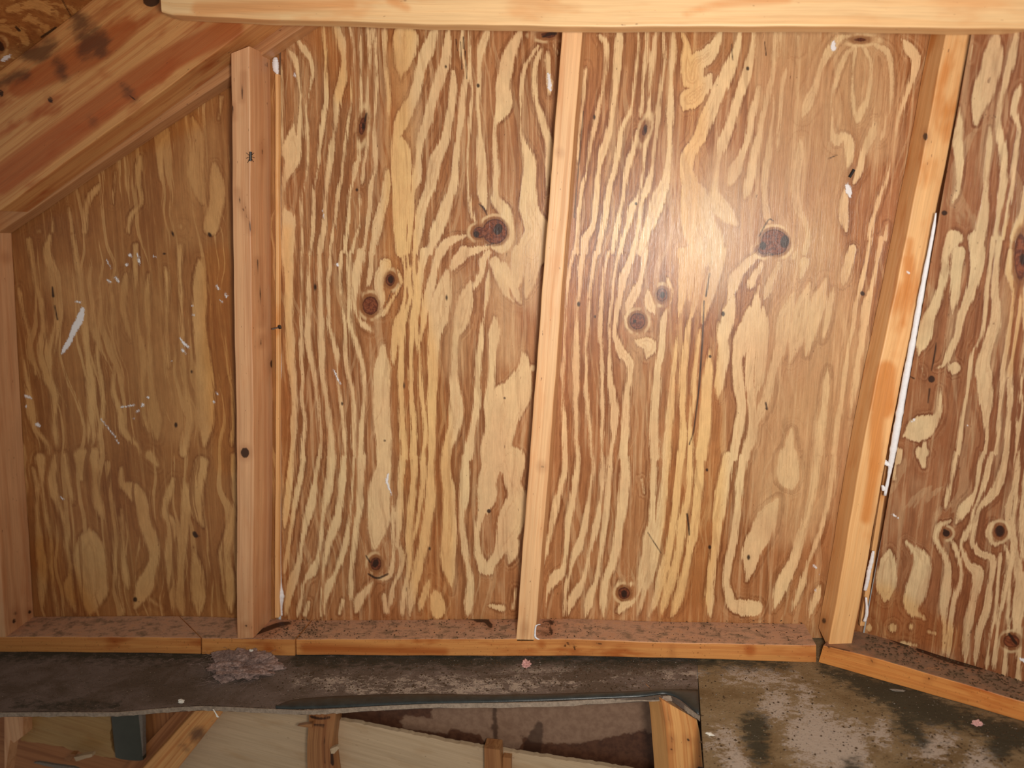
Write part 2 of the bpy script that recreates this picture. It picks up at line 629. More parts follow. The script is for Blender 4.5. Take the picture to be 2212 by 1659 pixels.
M_PLATE = lumber('pine_plate', S(214, 148, 84), S(188, 114, 58), S(170, 88, 36), .7, .9, .5, .3, S(188, 146, 118))
M_PLATE_R = lumber('pine_plate_orange', S(218, 146, 78), S(196, 116, 54), S(180, 92, 34), .6, .9, .4, .3, S(140, 108, 86))
M_LOWBOARD = lumber('old_board', S(170, 112, 66), S(138, 84, 46), S(150, 90, 48), 1, .5, .1, .3)
M_LOWPOST = lumber('rough_post', S(176, 124, 78), S(138, 88, 52), S(160, 100, 58), 1, .4, .1, .3)
M_LOWPALE = lumber('pale_board', S(208, 182, 148), S(192, 164, 128), S(186, 150, 108), .45, .5, .1, .3)
M_LOWYEL = lumber('yellow_board', S(176, 140, 88), S(158, 118, 70), S(160, 112, 64), .8, .5, .1, .3)
M_LOWBROWN = lumber('stained_board', S(112, 74, 52), S(94, 58, 38), S(84, 48, 30), .4, .9, .1, .4)
M_LOWORANGE = lumber('orange_post', S(226, 166, 100), S(196, 122, 62), S(206, 134, 70), 1.0, .5, .1, .4)
M_FLOOR = grime('grimy_deck')
M_LEDGE = grime('grimy_ledge', S(92, 78, 66), S(116, 102, 94))
_t = NT('water_stained')
_tc = _t.n('ShaderNodeTexCoord').outputs['Object']
_n = _t.noise(_tc, (60, 60, 60), 4, .65)
_a = _t.math('MULTIPLY_ADD', _t.math('SUBTRACT', _n, .5), 22.0, _t.attr('A').outputs['Fac'])
_c = _t.mix(_t.rng(_n, .35, .65), S(96, 62, 44), S(76, 46, 32))
_c = _t.mix(_t.rng(_a, -2, 4), _c, _t.mix(_t.rng(_n, .35, .65), S(150, 120, 98), S(134, 104, 84)))
_c = _t.mix(_t.rng(_t.math('MULTIPLY_ADD', _t.math('SUBTRACT', _n, .5), 10.0, _t.attr('D').outputs['Fac']), -3, 3, 0, .7), _c, S(56, 34, 24))
M_STAINED = _t.out(_c, .45, .4)
M_WHITE = plain('white_sealant', S(238, 236, 238), .6, .4, .06, 200, bump=.0006)
M_RUBBER = plain('black_rubber', S(44, 50, 50), .38, .5, .35, 50, bump=.0008)
M_EDGE = plain('cut_deck_edge', S(150, 134, 118), .85, .2, .3, 160, bump=.001)
M_METAL = plain('painted_duct', S(60, 62, 52), .45, .5, .15, 30)
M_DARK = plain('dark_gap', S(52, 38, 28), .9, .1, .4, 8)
M_INSUL = plain('pink_fluff', S(150, 128, 120), .95, .1, .6, 150, bump=.003)
M_PINK = plain('pink_tuft', S(214, 168, 162), .95, .1, .25, 200, bump=.001)
M_STEEL = plain('grey_steel', S(130, 128, 126), .4, .5, .2, 200, metal=.7)
M_BLACK = plain('black_chitin', S(30, 24, 22), .4, .5, .2, 200)
M_CHIP = plain('white_chip', S(226, 224, 214), .7, .3, .1, 300)
M_CRUMB = plain('dark_crumb', S(74, 56, 38), .9, .2, .5, 400)
M_CHAR = plain('chalk_grey', S(130, 120, 110), .9, .2, .2, 300)

# ------------------------------------------------------------------ grain of the plywood, traced band by band
A = (580, 40, .32787)
B = (580, 500, .32787)
Cc = (580, 960, .32787)
D3 = (1180, 40, .32787)
E3 = (1160, 500, .32787)
F3 = (1140, 960, .32787)
G4 = (1600, 40, .29537)
H4 = (1600, 500, .29537)
I4 = (1600, 960, .42117)
J1 = (0, 0, .33751)
K1 = (0, 500, .30858)
L1 = (0, 950, .33751)
L_BACK = parse('''
80,280,12 88,500,10 85,700,10 88,900,16 ; 165,700,60 155,850,110 150,950,90 110,1050,35 100,1180,15 105,1260,30 130,1320,90 130,1450,90 120,1659,90 ;
125,200,40 175,270,35 200,400,22 212,550,16 205,700,30 200,850,30 190,980,20 ;
195,140,50 240,210,50 285,290,30 290,370,20 265,500,12 250,600,14 255,750,16 262,900,14 245,1050,14 220,1200,18 222,1400,16 230,1659,14 ;
360,40,25 375,200,20 380,400,20 375,600,28 350,740,30 340,850,18 325,1000,20 300,1150,16 295,1350,16 280,1500,16 268,1659,18 ;
440,40,110 475,130,70 497,250,35 490,400,50 455,520,50 440,700,30 420,850,40 395,1000,40 378,1150,22 372,1350,28 345,1500,40 335,1659,40 ;
535,50,16 555,150,14 560,250,14 550,400,12 545,550,12 525,680,12 515,750,16 500,850,20 490,1000,16 465,1120,20 450,1200,24 435,1350,24 410,1500,24 400,1659,26 ;
608,40,14 608,300,14 608,500,12 610,650,10 ; 590,780,16 600,900,22 575,980,35 560,1060,25 540,1150,25 530,1300,20 510,1450,20 480,1659,18 ;
655,40,16 665,250,18 655,400,14 650,600,14 655,800,14 630,950,16 615,1090,18 ; 600,1160,12 600,1350,14 570,1450,22 550,1550,18 540,1659,18 ;
692,40,22 705,200,14 712,400,14 705,600,14 702,740,20 700,900,28 700,1000,14 680,1100,25 665,1250,30 650,1400,22 625,1550,25 610,1659,30 ;
765,40,50 770,250,20 785,450,22 795,650,30 ; 785,1000,40 770,1150,50 740,1280,60 710,1400,60 690,1520,40 680,1659,40 ;
895,40,200 900,200,150 880,330,80 870,410,20 ;
1110,50,80 1070,150,90 1030,250,80 1000,350,70 975,450,65 935,560,80 890,650,90 860,720,80 840,790,60 870,850,110 880,1000,130 880,1150,120 870,1300,110 870,1500,70 860,1659,50 ;
1190,60,35 1175,200,50 1150,330,70 1110,450,70 1075,560,60 1050,680,60 1000,800,50 990,900,40 975,1050,60 950,1150,35 940,1300,45 925,1450,40 910,1659,40 ;
1220,350,50 1215,500,40 1195,650,50 1160,800,60 1110,920,80 1085,1020,80 1065,1120,60 1030,1200,60 1000,1300,60 985,1400,60 965,1530,40 955,1659,40 ;
1280,50,40 1270,200,30 1300,350,25 1280,500,40 1270,650,50 1250,800,40 1235,950,35 1225,1060,60 1190,1180,60 1150,1300,80 1110,1400,80 1075,1500,50 1020,1659,50 ;
1325,60,14 1325,300,12 1340,500,10 1325,700,20 1315,900,14 1315,1100,12 1325,1200,16 1345,1300,22 1370,1340,25 ;
1450,70,90 1410,170,60 1390,300,40 1385,450,22 1380,600,24 1390,750,22 1400,900,60 1410,1050,70 1410,1150,70 1430,1250,50 ;
1660,90,120 1600,200,90 1570,320,90 1540,450,90 1550,550,110 1530,620,80 1490,700,30 1490,850,40 1500,1000,50 1490,1150,40 1500,1200,60 1560,1270,70 1590,1350,50 1600,1450,40 1550,1520,50 1480,1500,30 ;
1780,180,40 1740,230,40 1690,330,35 1670,450,25 1665,600,20 1665,750,20 1690,850,50 1720,950,90 1720,1100,90 1720,1250,130 1770,1400,150 1740,1520,200 1720,1659,220 ;
1800,200,35 1760,300,30 1750,420,28 1765,550,30 1800,650,40 1830,750,50 1850,850,40 1845,1000,25 1835,1150,25 ;
1840,220,45 1845,350,40 1855,450,40 1850,500,20 ; 1870,170,25 1910,230,25 ;
1300,1430,40 1210,1460,60 1150,1510,60 1110,1580,50 1085,1659,50 ; 1440,1510,30 1350,1530,50 1260,1590,60 1210,1659,80 ; 1470,1550,40 1420,1610,40 1400,1659,40
''', *A, -100, 545) + parse('''
130,0,100 125,150,80 135,300,60 135,500,50 140,700,60 145,850,60 160,950,50 170,1100,30 165,1300,36 155,1450,30 130,1659,50 ;
222,0,16 220,150,12 215,300,12 215,450,12 215,650,20 218,850,20 225,950,20 222,1100,20 240,1250,20 225,1450,25 210,1659,20 ;
290,0,14 275,150,18 265,300,18 265,450,25 260,600,30 265,750,30 290,900,30 315,1050,22 335,1200,18 345,1400,18 320,1659,22 ;
355,0,20 340,150,30 335,300,30 345,420,25 345,600,30 350,750,35 360,950,30 380,1100,35 400,1250,40 415,1400,50 420,1550,50 420,1659,50 ;
430,0,20 405,200,18 395,400,20 400,600,22 425,720,30 450,820,30 455,950,22 470,1080,22 490,1220,22 500,1350,18 505,1480,20 495,1659,20 ;
500,0,16 475,200,16 470,350,14 485,500,14 505,650,16 505,800,16 525,930,22 555,1060,30 565,1200,26 560,1400,24 570,1500,16 560,1659,14 ;
560,0,25 535,150,22 530,300,20 535,450,18 530,580,22 560,680,25 590,780,30 620,900,28 630,1050,20 625,1200,24 610,1350,30 610,1500,30 610,1659,40 ;
640,0,30 610,150,60 580,280,60 575,400,40 570,500,30 600,590,25 650,630,50 680,660,60 ; 690,0,50 680,150,30 670,280,30 640,380,20 ;
755,750,80 750,850,110 745,950,110 745,1100,110 750,1250,110 760,1400,100 760,1550,100 760,1659,90 ;
770,220,80 740,330,50 740,430,60 ; 760,230,60 720,330,40 745,430,60 730,530,30 ; 850,250,18 872,330,18 850,390,14 800,470,20 760,540,30 720,560,18 ;
840,30,25 880,150,20 905,300,18 900,420,25 880,520,30 850,620,60 830,750,50 820,900,20 ;
905,0,30 915,150,25 925,300,22 930,430,20 900,550,30 880,680,40 875,850,36 875,1050,36 880,1250,40 895,1450,50 895,1659,40 ;
960,0,45 955,150,30 965,300,30 980,400,30 955,550,30 945,700,28 940,850,26 935,1000,30 950,1200,32 960,1350,36 950,1500,36 955,1659,36 ;
1075,0,60 1040,100,60 1010,230,50 990,380,50 985,500,30 975,650,24 990,780,18 1000,900,24 1005,1050,30 1025,1200,26 1030,1350,26 1020,1500,30 1020,1659,26 ;
1300,30,30 1200,60,50 1130,130,60 1100,230,50 1070,350,60 1040,470,60 1020,600,40 1000,720,20 ;
1180,260,120 1150,400,120 1120,550,130 1090,700,80 1085,850,70 1080,1000,60 1075,1200,60 1075,1400,50 1070,1659,50 ;
1440,80,40 1330,110,80 1260,170,80 1200,250,100 ;
1330,330,60 1300,450,100 1270,600,90 1230,700,30 1225,850,30 1225,1000,60 1240,1150,90 1220,1300,80 1180,1430,60 1170,1550,70 1165,1659,60 ;
1470,110,30 1420,180,50 1400,280,40 1350,380,60 ;
1450,260,25 1440,400,25 1420,550,25 1400,700,30 1385,850,35 1380,1000,40 1370,1150,45 1345,1300,45 1320,1450,60 1290,1659,50 ;
1490,200,60 1530,280,80 1570,400,50 1610,460,40 ; 1660,-20,90 1640,250,90 1620,400,60 ; 1760,-20,80 1740,250,90 1700,430,60 ; 1560,220,50 1600,350,50 1660,470,40 ;
1490,570,70 1490,650,80 1480,800,40 1465,950,40 1455,1100,60 1440,1250,50 ;
1680,800,100 1680,900,140 1640,1050,200 1560,1150,240 1530,1300,200 1500,1450,200 1500,1659,240 ; 1745,900,40
''', *B, 545, 988) + parse('''
160,0,30 140,200,40 125,400,40 105,550,30 ; 240,0,14 215,200,30 180,350,35 150,530,25 125,700,30 105,850,40 ;
345,0,16 310,230,30 280,400,60 245,520,40 220,650,25 200,780,30 160,900,60 130,1020,40 110,1130,30 ;
415,0,60 415,150,50 390,320,50 360,450,30 345,600,22 325,750,22 290,830,60 240,900,30 220,1000,20 190,1130,40 ;
500,0,25 490,200,40 470,400,40 430,560,60 400,640,40 370,780,22 355,900,16 345,1130,10 ;
565,0,16 555,250,16 540,420,16 520,600,30 490,720,40 440,850,30 400,930,60 375,1020,25 360,1130,20 ;
615,0,50 610,200,50 600,400,40 580,520,40 560,700,30 540,850,30 545,950,30 540,1020,60 ;
720,0,60 760,10,90 760,150,100 730,300,140 730,450,150 710,600,170 700,680,150 ; 780,650,60 790,730,50 ;
815,250,12 820,450,14 820,650,20 820,780,25 790,870,30 730,880,40 700,870,20 ;
690,900,40 640,970,50 600,1020,60 580,1100,60 ; 760,1000,110 780,1100,150 ; 490,1030,80 470,1110,80 ; 260,1040,80 240,1120,80 ;
895,0,45 880,150,45 870,300,30 860,500,45 850,650,30 880,730,40 880,800,30 850,870,25 820,950,30 800,1070,60 ;
955,0,40 960,130,40 950,300,45 940,450,40 925,600,40 930,780,30 910,900,30 890,1000,35 880,1130,35 ;
1025,0,30 1020,200,30 1005,350,30 985,500,30 950,650,20 ;
1070,0,40 1070,200,50 1060,400,70 1030,600,60 1000,750,60 965,900,60 940,1020,50 930,1130,30 ;
1170,50,60 1170,200,70 1190,350,80 1190,600,100 1180,750,90 1200,900,50 1210,970,25 ;
1300,0,50 1290,300,60 1275,500,40 1285,650,40 1310,780,40 1330,900,40 1325,1020,60 1310,1130,70 ;
1510,0,220 1480,120,140 1440,250,120 1440,350,120 1390,500,40 1375,650,35 1400,780,60 1440,830,70 1480,770,60 1540,670,90 1600,500,180 1640,350,120 1610,250,100 1600,100,180 ; 1600,600,100 1610,680,80 1590,780,40 ;
1095,960,60 1110,1040,90 1120,1130,110 ; 1070,880,40 1030,980,50 990,1100,40 ; 1450,1060,60 1540,1080,150 ; 1630,950,40 1610,1080,80
''', *Cc, 988, 1400) + parse('''
255,310,20 255,370,24 240,550,16 220,750,16 200,950,16 ;
350,110,110 390,160,60 398,250,22 385,400,22 355,550,30 320,700,30 290,850,22 270,1000,16 235,1120,20 215,1250,22 205,1400,20 190,1600,22 ;
485,60,50 475,250,50 460,400,40 440,600,30 415,750,40 370,880,60 345,1000,35 330,1180,30 310,1350,30 260,1450,50 240,1600,50 ;
600,60,14 605,180,12 590,350,12 575,500,16 550,620,25 500,720,30 480,850,40 450,1000,35 410,1130,35 390,1300,35 350,1500,30 330,1659,30 ;
665,60,20 655,250,20 640,400,16 630,550,22 620,650,30 ; 595,740,12 580,850,30 545,950,35 515,1100,25 490,1250,30 460,1400,35 430,1550,30 400,1659,30 ;
725,60,25 700,250,35 690,400,25 680,550,22 670,700,22 650,880,20 630,1050,16 600,1180,20 565,1250,50 540,1350,40 500,1480,30 470,1659,30 ;
770,60,20 780,250,20 765,400,22 740,550,25 730,700,25 710,850,22 695,1000,30 660,1130,40 625,1220,25 610,1350,30 580,1500,30 550,1659,40 ;
835,60,40 835,250,40 820,400,30 815,600,40 815,750,30 805,900,40 790,1050,60 740,1180,90 700,1300,80 650,1430,60 620,1600,60 ;
900,100,60 925,180,60 930,300,90 960,400,130 980,300,120 1050,250,110 1110,180,90 1150,80,100 ; 1080,370,80 1030,460,100 950,530,130 910,600,60 ;
1280,60,70 1250,220,70 1200,340,80 1150,450,90 1100,560,90 1050,680,90 1000,800,80 940,900,90 920,1000,90 950,1100,120 980,1200,180 1000,1350,220 1050,1500,220 950,1600,120 ;
1370,60,40 1350,230,40 1320,370,60 1280,480,60 1240,600,60 1210,700,60 1160,820,70 1140,900,35 1125,1020,30 1110,1150,60 1150,1250,150 1250,1350,160 ;
1400,450,60 1380,550,50 1350,650,50 1330,780,40 1290,900,50 1240,1000,80 1200,1100,80 ;
1470,400,30 1450,550,30 1420,680,40 1400,800,50 1370,900,50 1350,1050,60 1310,1180,80 ;
1510,60,25 1500,300,25 1490,450,14 1500,600,16 1480,750,20 1460,900,30 1440,1050,40 1440,1200,30 1450,1280,40 1470,1340,50 ;
1550,60,20 1535,250,16 ; 1590,320,30 1560,420,25 1545,550,20 1530,700,16 1520,850,14 ;
1660,120,70 1650,200,40 ; 1680,800,70 1660,950,50 1640,1100,50 1650,1230,50 1700,1330,45 1720,1430,40 1700,1550,30
''', *D3, -100, 545) + parse('''
890,200,30 930,260,30 955,370,25 945,500,30 920,600,35 880,690,40 850,750,20 830,650,30 815,500,16 820,350,14 845,210,14 ;
830,200,30 770,270,40 720,380,35 690,480,25 665,580,16 665,700,20 670,830,40 700,900,60 750,860,50 790,900,80 800,1000,80 780,1100,60 ;
960,185,25 1020,210,35 1080,260,40 1100,400,28 1105,500,20 1090,650,22 1065,750,25 1040,850,35 1010,900,20 ; 980,750,40 960,850,60 920,920,50 890,1000,50 870,1100,50 830,1200,50 ;
1180,150,60 1230,220,80 1275,280,60 1270,400,40 1225,530,35 1180,650,35 1145,770,22 1125,900,18 1100,1050,16 1060,1200,20 1010,1330,25 980,1430,25 950,1550,30 940,1659,30 ;
790,130,80 720,150,60 640,250,50 590,350,40 550,480,50 500,600,70 450,720,60 ;
760,1250,80 750,1400,60 770,1550,60 ; 1070,1500,50 1040,1659,50
''', *G4, -100, 515) + parse('''
960,0,25 930,150,22 905,280,20 870,420,25 840,550,22 820,700,25 790,830,22 770,950,30 750,1150,40 720,1350,40 695,1500,35 680,1659,35 ;
1040,0,50 990,250,30 960,400,30 920,550,60 900,700,60 880,850,50 850,1000,50 830,1150,40 800,1350,30 ;
820,130,60 780,250,70 740,400,80 ; 620,350,90 560,550,110 520,700,90 480,900,50 ; 500,380,80 440,600,120 400,800,110 360,950,60 ; 380,450,70 320,650,100 290,850,90 240,1000,60 190,1200,70 120,1400,90 ; 680,420,40 640,600,50 600,800,40 ;
640,1000,40 620,1200,50 590,1400,60 570,1659,60 ; 370,1450,80 350,1659,120 ; 130,400,100 100,600,60
''', *H4, 515, 978) + parse('''
260,0,25 235,150,20 210,300,16 195,450,14 185,600,16 178,800,14 170,950,22 170,1100,18 180,1250,30 185,1400,40 180,1659,35 ;
320,50,40 290,250,30 280,400,20 265,500,20 260,750,30 255,850,40 255,1000,40 255,1150,25 260,1350,22 270,1500,25 262,1659,25 ;
420,0,25 390,130,25 365,270,25 345,400,20 340,550,18 330,700,14 325,900,16 325,1050,30 340,1200,25 355,1350,25 360,1500,25 365,1659,25 ;
510,0,30 475,130,22 440,280,25 425,420,22 420,550,18 415,680,30 425,820,28 430,950,20 430,1100,20 430,1250,25 425,1400,20 425,1659,18 ;
580,30,30 540,150,20 510,280,22 495,450,16 480,600,12 480,800,16 480,950,25 500,1080,40 510,1200,55 505,1350,35 480,1500,25 475,1659,25 ;
660,30,35 620,180,30 570,300,50 545,420,45 520,560,30 510,680,35 550,780,60 610,860,60 610,950,40 590,1100,45 580,1300,55 570,1450,60 560,1659,50 ;
740,20,40 710,150,40 690,280,30 650,400,60 610,480,50 590,560,20 ;
860,310,40 890,400,20 870,490,20 ; 740,380,30 740,470,70 775,540,50 ; 640,710,40 670,730,60 740,750,90 720,830,50 ; 600,640,12 580,560,12 ;
860,500,50 830,620,40 820,780,50 800,880,50 790,1000,55 775,1150,50 770,1300,60 775,1450,60 780,1659,50 ;
920,700,30 905,850,30 890,1000,40 880,1150,50 865,1300,50 850,1450,60 840,1659,50 ;
1010,550,24 990,700,30 970,850,40 960,1000,40 960,1150,35 965,1300,35 950,1500,50 950,1659,60 ;
1075,650,30 1060,800,30 1040,950,40 1035,1100,35 1010,1250,30 1010,1400,30 1005,1659,30 ;
1140,780,40 1120,1000,60 1110,1200,80 1090,1400,80 1070,1659,60 ; 1200,600,60 1230,800,70 1210,950,60 1190,1100,60 ;
1350,600,100 1320,800,60 1330,1000,70 1350,1150,60 1330,1300,60 1300,1450,50 1270,1659,40 ;
1450,400,60 1430,700,60 1400,900,60 1420,1300,60 1380,1450,60 1350,1659,50 ;
940,0,60 960,200,60 950,400,40 ; 1050,50,60 1020,250,50 1000,450,50 ; 1150,250,40 1110,400,30 1090,550,30 ;
1450,150,40 1400,200,50 1330,270,60 1300,330,80 1260,450,60 ; 1480,220,30 1430,300,50 1400,380,60 ; 1590,220,40 1540,330,50 1500,440,60 ;
1700,40,25 1720,100,25 1690,170,25 ; 1000,-100,80 990,200,70 960,400,50 930,560,30 ; 1100,-100,100 1080,180,80 1050,400,40 1020,560,24 ; 1230,-80,140 1190,150,100 1170,300,60 1120,480,50 1090,600,30 ;
1290,420,80 1260,560,90 1230,700,60 1190,900,40 ; 1400,500,90 1380,700,90 1360,820,50 ; 1490,500,60 1480,700,90 1470,900,70 1440,1100,50 ; 1760,200,50 1740,300,60
''', *E3, 545, 988) + parse('''
250,0,40 245,150,35 220,270,30 190,380,40 165,500,35 140,620,30 115,730,25 100,800,12 ;
335,0,22 325,150,30 300,350,40 270,500,40 255,650,30 235,800,30 190,870,80 150,920,50 125,1000,22 115,1130,14 ;
425,0,25 430,150,22 410,300,22 390,450,30 360,600,40 330,680,60 295,780,30 270,880,22 250,970,22 235,1130,16 ;
490,0,22 490,180,22 480,350,25 460,500,40 430,620,40 400,750,35 370,880,40 330,960,60 290,1030,50 260,1130,20 ;
550,0,30 535,250,30 515,450,35 495,600,30 475,750,22 450,900,25 420,980,50 385,1130,40 ;
630,0,60 640,180,60 630,350,70 610,500,60 590,650,60 560,780,50 520,880,50 500,1000,50 500,1130,60 ; 750,230,50 765,320,40 ;
605,900,35 590,930,30 ; 680,920,30 ; 835,0,40 825,300,35 820,500,40 790,620,60 775,750,60 750,880,50 730,980,20 690,1040,40 640,1060,70 600,1100,100 ;
910,0,50 905,250,50 880,450,60 850,600,70 825,750,60 800,880,50 760,1000,35 720,1130,30 ;
1020,0,50 990,250,50 970,420,40 950,580,50 920,750,50 880,880,60 850,1000,50 800,1130,40 ;
1075,0,30 1060,300,40 1020,500,50 1010,600,50 985,750,50 950,880,60 910,1000,50 880,1130,40 ;
1150,0,60 1130,250,50 1110,450,60 1090,600,60 1060,720,30 1030,870,50 1000,1000,60 950,1130,50 ;
1340,0,60 1290,250,80 1260,450,80 1240,650,60 1210,850,40 1200,1000,60 1200,1130,80 ;
1430,0,60 1400,250,50 1380,450,50 1350,650,50 1320,800,50 1310,900,45 1330,1000,60 1360,1060,80 1500,1080,160 1420,1110,160 ;
1710,0,120 1720,200,150 1740,280,110 ; 1650,360,120 1570,500,140 1530,600,140 1480,700,130 1460,800,100 1440,900,50 ;
1920,0,45 1890,250,50 1850,450,50 1800,600,60 1760,750,60 1700,870,80 1660,960,80 1620,1090,60 ;
2030,0,30 2005,250,25 1960,450,25 1910,620,25 1860,750,25 1820,880,40 1780,980,35 1740,1100,30 ;
1920,930,40 1900,1010,50 1870,1090,40 1850,1150,20
''', *F3, 988, 1400)
# fine parallel growth lines left of the seams
L_RIGHT = parse('''
1870,100,120 1850,250,150 1820,400,140 1780,520,140 1740,650,110 1720,770,80 ;
2020,60,45 1980,300,45 1940,450,45 1905,580,35 1885,750,30 1900,850,60 1920,1000,50 1920,1150,50 1900,1350,50 1870,1550,40 1860,1659,40 ;
2050,480,50 2010,600,50 2000,700,50 2040,800,30 2020,950,30 2000,1100,30 1980,1250,30 1950,1400,30 1910,1659,30 ;
1820,800,40 1810,1000,40 1785,1200,40 1780,1400,80 1740,1659,80 ; 2100,200,50 2090,400,40 ; 2085,1200,40 2060,1400,50 2010,1600,60 ;
1600,650,20 1600,800,60 1580,900,80 1600,1050,50 1590,1250,30 1550,1350,30 ; 1700,200,30 1680,300,20
''', *G4, -100, 515) + parse('''
1560,50,120 1500,150,60 1490,300,50 1440,500,60 1370,650,80 1330,800,120 1300,900,40 ; 1590,150,90 1570,400,80 1550,600,30 ;
1720,0,120 1730,250,90 1680,450,70 1620,600,60 1590,750,50 1540,870,40 1490,970,50 1430,1000,50 ;
1860,0,40 1820,300,30 1790,550,30 1760,750,30 1700,880,30 1680,1000,30 1660,1150,35 1640,1250,40 1620,1400,40 1580,1659,30 ;
1900,50,30 1870,250,35 1860,430,50 1870,630,80 1820,800,80 1770,950,90 1780,1100,120 1790,1250,100 1790,1350,60 1800,1500,22 1780,1659,30 ;
1980,150,30 1960,300,50 1990,430,25 1980,600,30 1950,800,40 1920,1000,40 1905,1200,22 1890,1400,25 1860,1659,35 ;
2050,450,25 2030,650,25 2000,850,25 1970,1050,35 1970,1250,35 1955,1450,30 1935,1659,35 ;
2090,700,25 2060,900,20 2050,1100,25 2060,1300,20 2030,1500,25 2015,1659,25 ; 2130,800,25 2120,1100,25 2110,1400,25 2090,1659,25 ;
1330,1000,60 1340,1050,50 ; 1460,1150,50 1440,1350,60 1300,1450,180 1180,1500,60 ; 1340,1550,120 1350,1659,100 ; 1560,1000,80
''', *H4, 515, 978) + parse('''
820,0,60 800,80,40 ; 920,20,70 940,110,30 ; 1110,20,22 1085,150,18 1060,280,22 1045,330,22 ;
1080,390,25 1020,420,30 1000,480,25 1030,540,30 1060,620,30 1055,750,50 1040,850,30 1045,950,22 1040,1070,20 ;
1080,490,18 1120,580,22 1130,680,25 1100,790,25 1080,880,20 1075,980,22 1060,1090,20 ;
1250,0,30 1220,150,25 1200,250,30 1150,330,60 1110,400,30 ;
1300,0,25 1260,150,30 1230,250,25 1200,330,20 1180,400,18 1150,470,25 1130,520,20 1170,620,40 1215,660,60 1200,780,40 1170,900,40 1150,1120,40 ;
1370,0,25 1340,150,40 1300,250,50 1230,320,30 1210,380,30 1190,500,25 1230,560,30 1290,590,30 1280,700,22 1260,850,35 1220,970,35 1200,1130,30 ;
1290,400,50 1270,460,25 1300,510,20 1340,500,16 ; 1330,560,16 1320,700,14 1310,850,14 1280,1000,16 1260,1160,14 ;
1360,520,18 1380,620,20 1350,780,25 1320,920,20 1300,1160,25 ;
1420,0,14 1400,200,20 1370,350,30 1400,500,30 1430,700,60 1420,900,60 1400,960,40 ; 1445,250,20 1440,450,20 1450,600,20 ;
760,550,80 750,700,100 740,800,80 ; 850,500,60 930,600,90 900,740,110 880,840,80 950,900,30 ;
660,940,40 ; 780,940,40 ; 875,935,20 ; 960,960,40 1000,970,60 ; 820,1020,60 900,1030,30 ; 790,180,50 770,60,40
''', *I4, 978, 1600)
L_LEFT = parse('''
200,60,30 230,200,25 250,350,25 290,500,40 310,650,40 300,800,70 320,1000,70 ;
350,30,25 330,150,50 380,300,70 400,450,50 410,600,50 350,850,60 330,1000,60 380,1150,40 380,1350,30 400,1500,60 ;
510,30,25 530,150,30 560,350,30 590,550,30 600,750,50 620,900,40 640,1100,60 640,1300,60 640,1500,60 ;
700,500,20 690,700,25 680,900,25 710,1050,25 720,1250,25 700,1450,30 730,1650,20 ;
780,400,16 790,700,25 800,900,20 795,1100,30 840,1250,40 870,1400,50 960,1500,30 1000,1600,30 ;
950,100,30 950,300,22 950,500,16 960,650,22 990,800,50 1000,950,50 990,1100,25 1000,1250,30 1040,1400,40 ;
880,300,60 860,500,30 890,650,30 920,750,30 ; 1040,300,30 1030,500,30 1040,700,20 1045,900,25 1060,1100,40 1080,1300,80 1100,1450,50 ;
1160,250,40 1170,450,20 1165,700,16 1180,950,16 ;
1260,100,30 1260,300,30 1270,500,30 1270,700,30 1280,900,40 1300,1100,30 1330,1300,60 1300,1450,50 1280,1600,50 ;
1400,200,110 1400,500,100 1400,700,90 1420,900,110 1430,1100,130 1440,1300,130 1430,1500,80 ; 130,400,25 170,600,20 220,800,20 250,1000,20 ;
1620,1050,20 1630,1300,20 1620,1500,20 ; 170,900,25 190,1050,30 220,1250,60 260,1400,30 340,1500,22 350,1650,22
''', *K1, 500, 978) + parse('''
210,180,30 240,300,22 240,500,22 250,650,40 270,850,60 270,1100,25 ; 260,120,60 270,300,16 290,450,20 320,600,20 330,750,16 340,900,16 370,1130,30 ;
350,100,16 330,280,60 370,400,30 420,550,22 430,700,20 450,850,16 440,950,60 480,1100,30 ; 410,100,30 440,300,40 470,400,40 ; 520,100,90 520,250,80 ;
600,80,60 610,280,40 630,400,60 660,500,60 ; 570,570,60 570,650,180 580,800,200 600,950,180 580,1100,180 ;
690,150,22 700,300,22 720,450,22 740,600,30 740,800,22 760,950,22 790,1120,25 ;
780,180,70 780,280,60 850,320,90 900,400,80 920,520,80 970,640,80 990,750,60 960,850,80 920,950,140 870,1070,120 ; 960,1020,60 1040,1080,40 ;
780,450,30 790,700,22 800,850,40 820,950,50 ; 960,100,60 1000,160,30 ; 1110,250,50 1050,450,40 1100,550,60 1080,700,50 1090,850,40 1110,1100,25 ;
1180,250,60 1190,450,60 1170,650,60 1160,850,40 1150,1000,60 1170,1120,70 ; 1290,150,80 1260,300,80 1260,450,80 1300,550,50 ;
1240,700,40 1260,850,80 1270,1000,90 1270,1120,90 ; 1490,100,30 1500,400,30 1470,600,60 1430,750,60 1460,900,80 1480,1100,50
''', *L1, 978, 1400) + parse('''
440,1330,20 460,1500,20 470,1650,20 ; 340,1400,25 330,1550,30 ; 250,1480,20 240,1600,20 ; 640,1180,50 560,1300,30 540,1500,30 ; 740,1100,60 720,1300,30 ;
900,1000,50 880,1150,30 900,1300,22 830,1400,22 820,1600,22 ; 1080,850,60 1030,950,40 1030,1150,30 ; 1230,760,80 1270,900,80 1250,1100,90 1300,1300,80 ;
1370,1050,80 1390,1250,90 1350,1450,100 ; 1160,1450,30 ; 1420,620,60 1400,760,30
''', *J1, -100, 500)
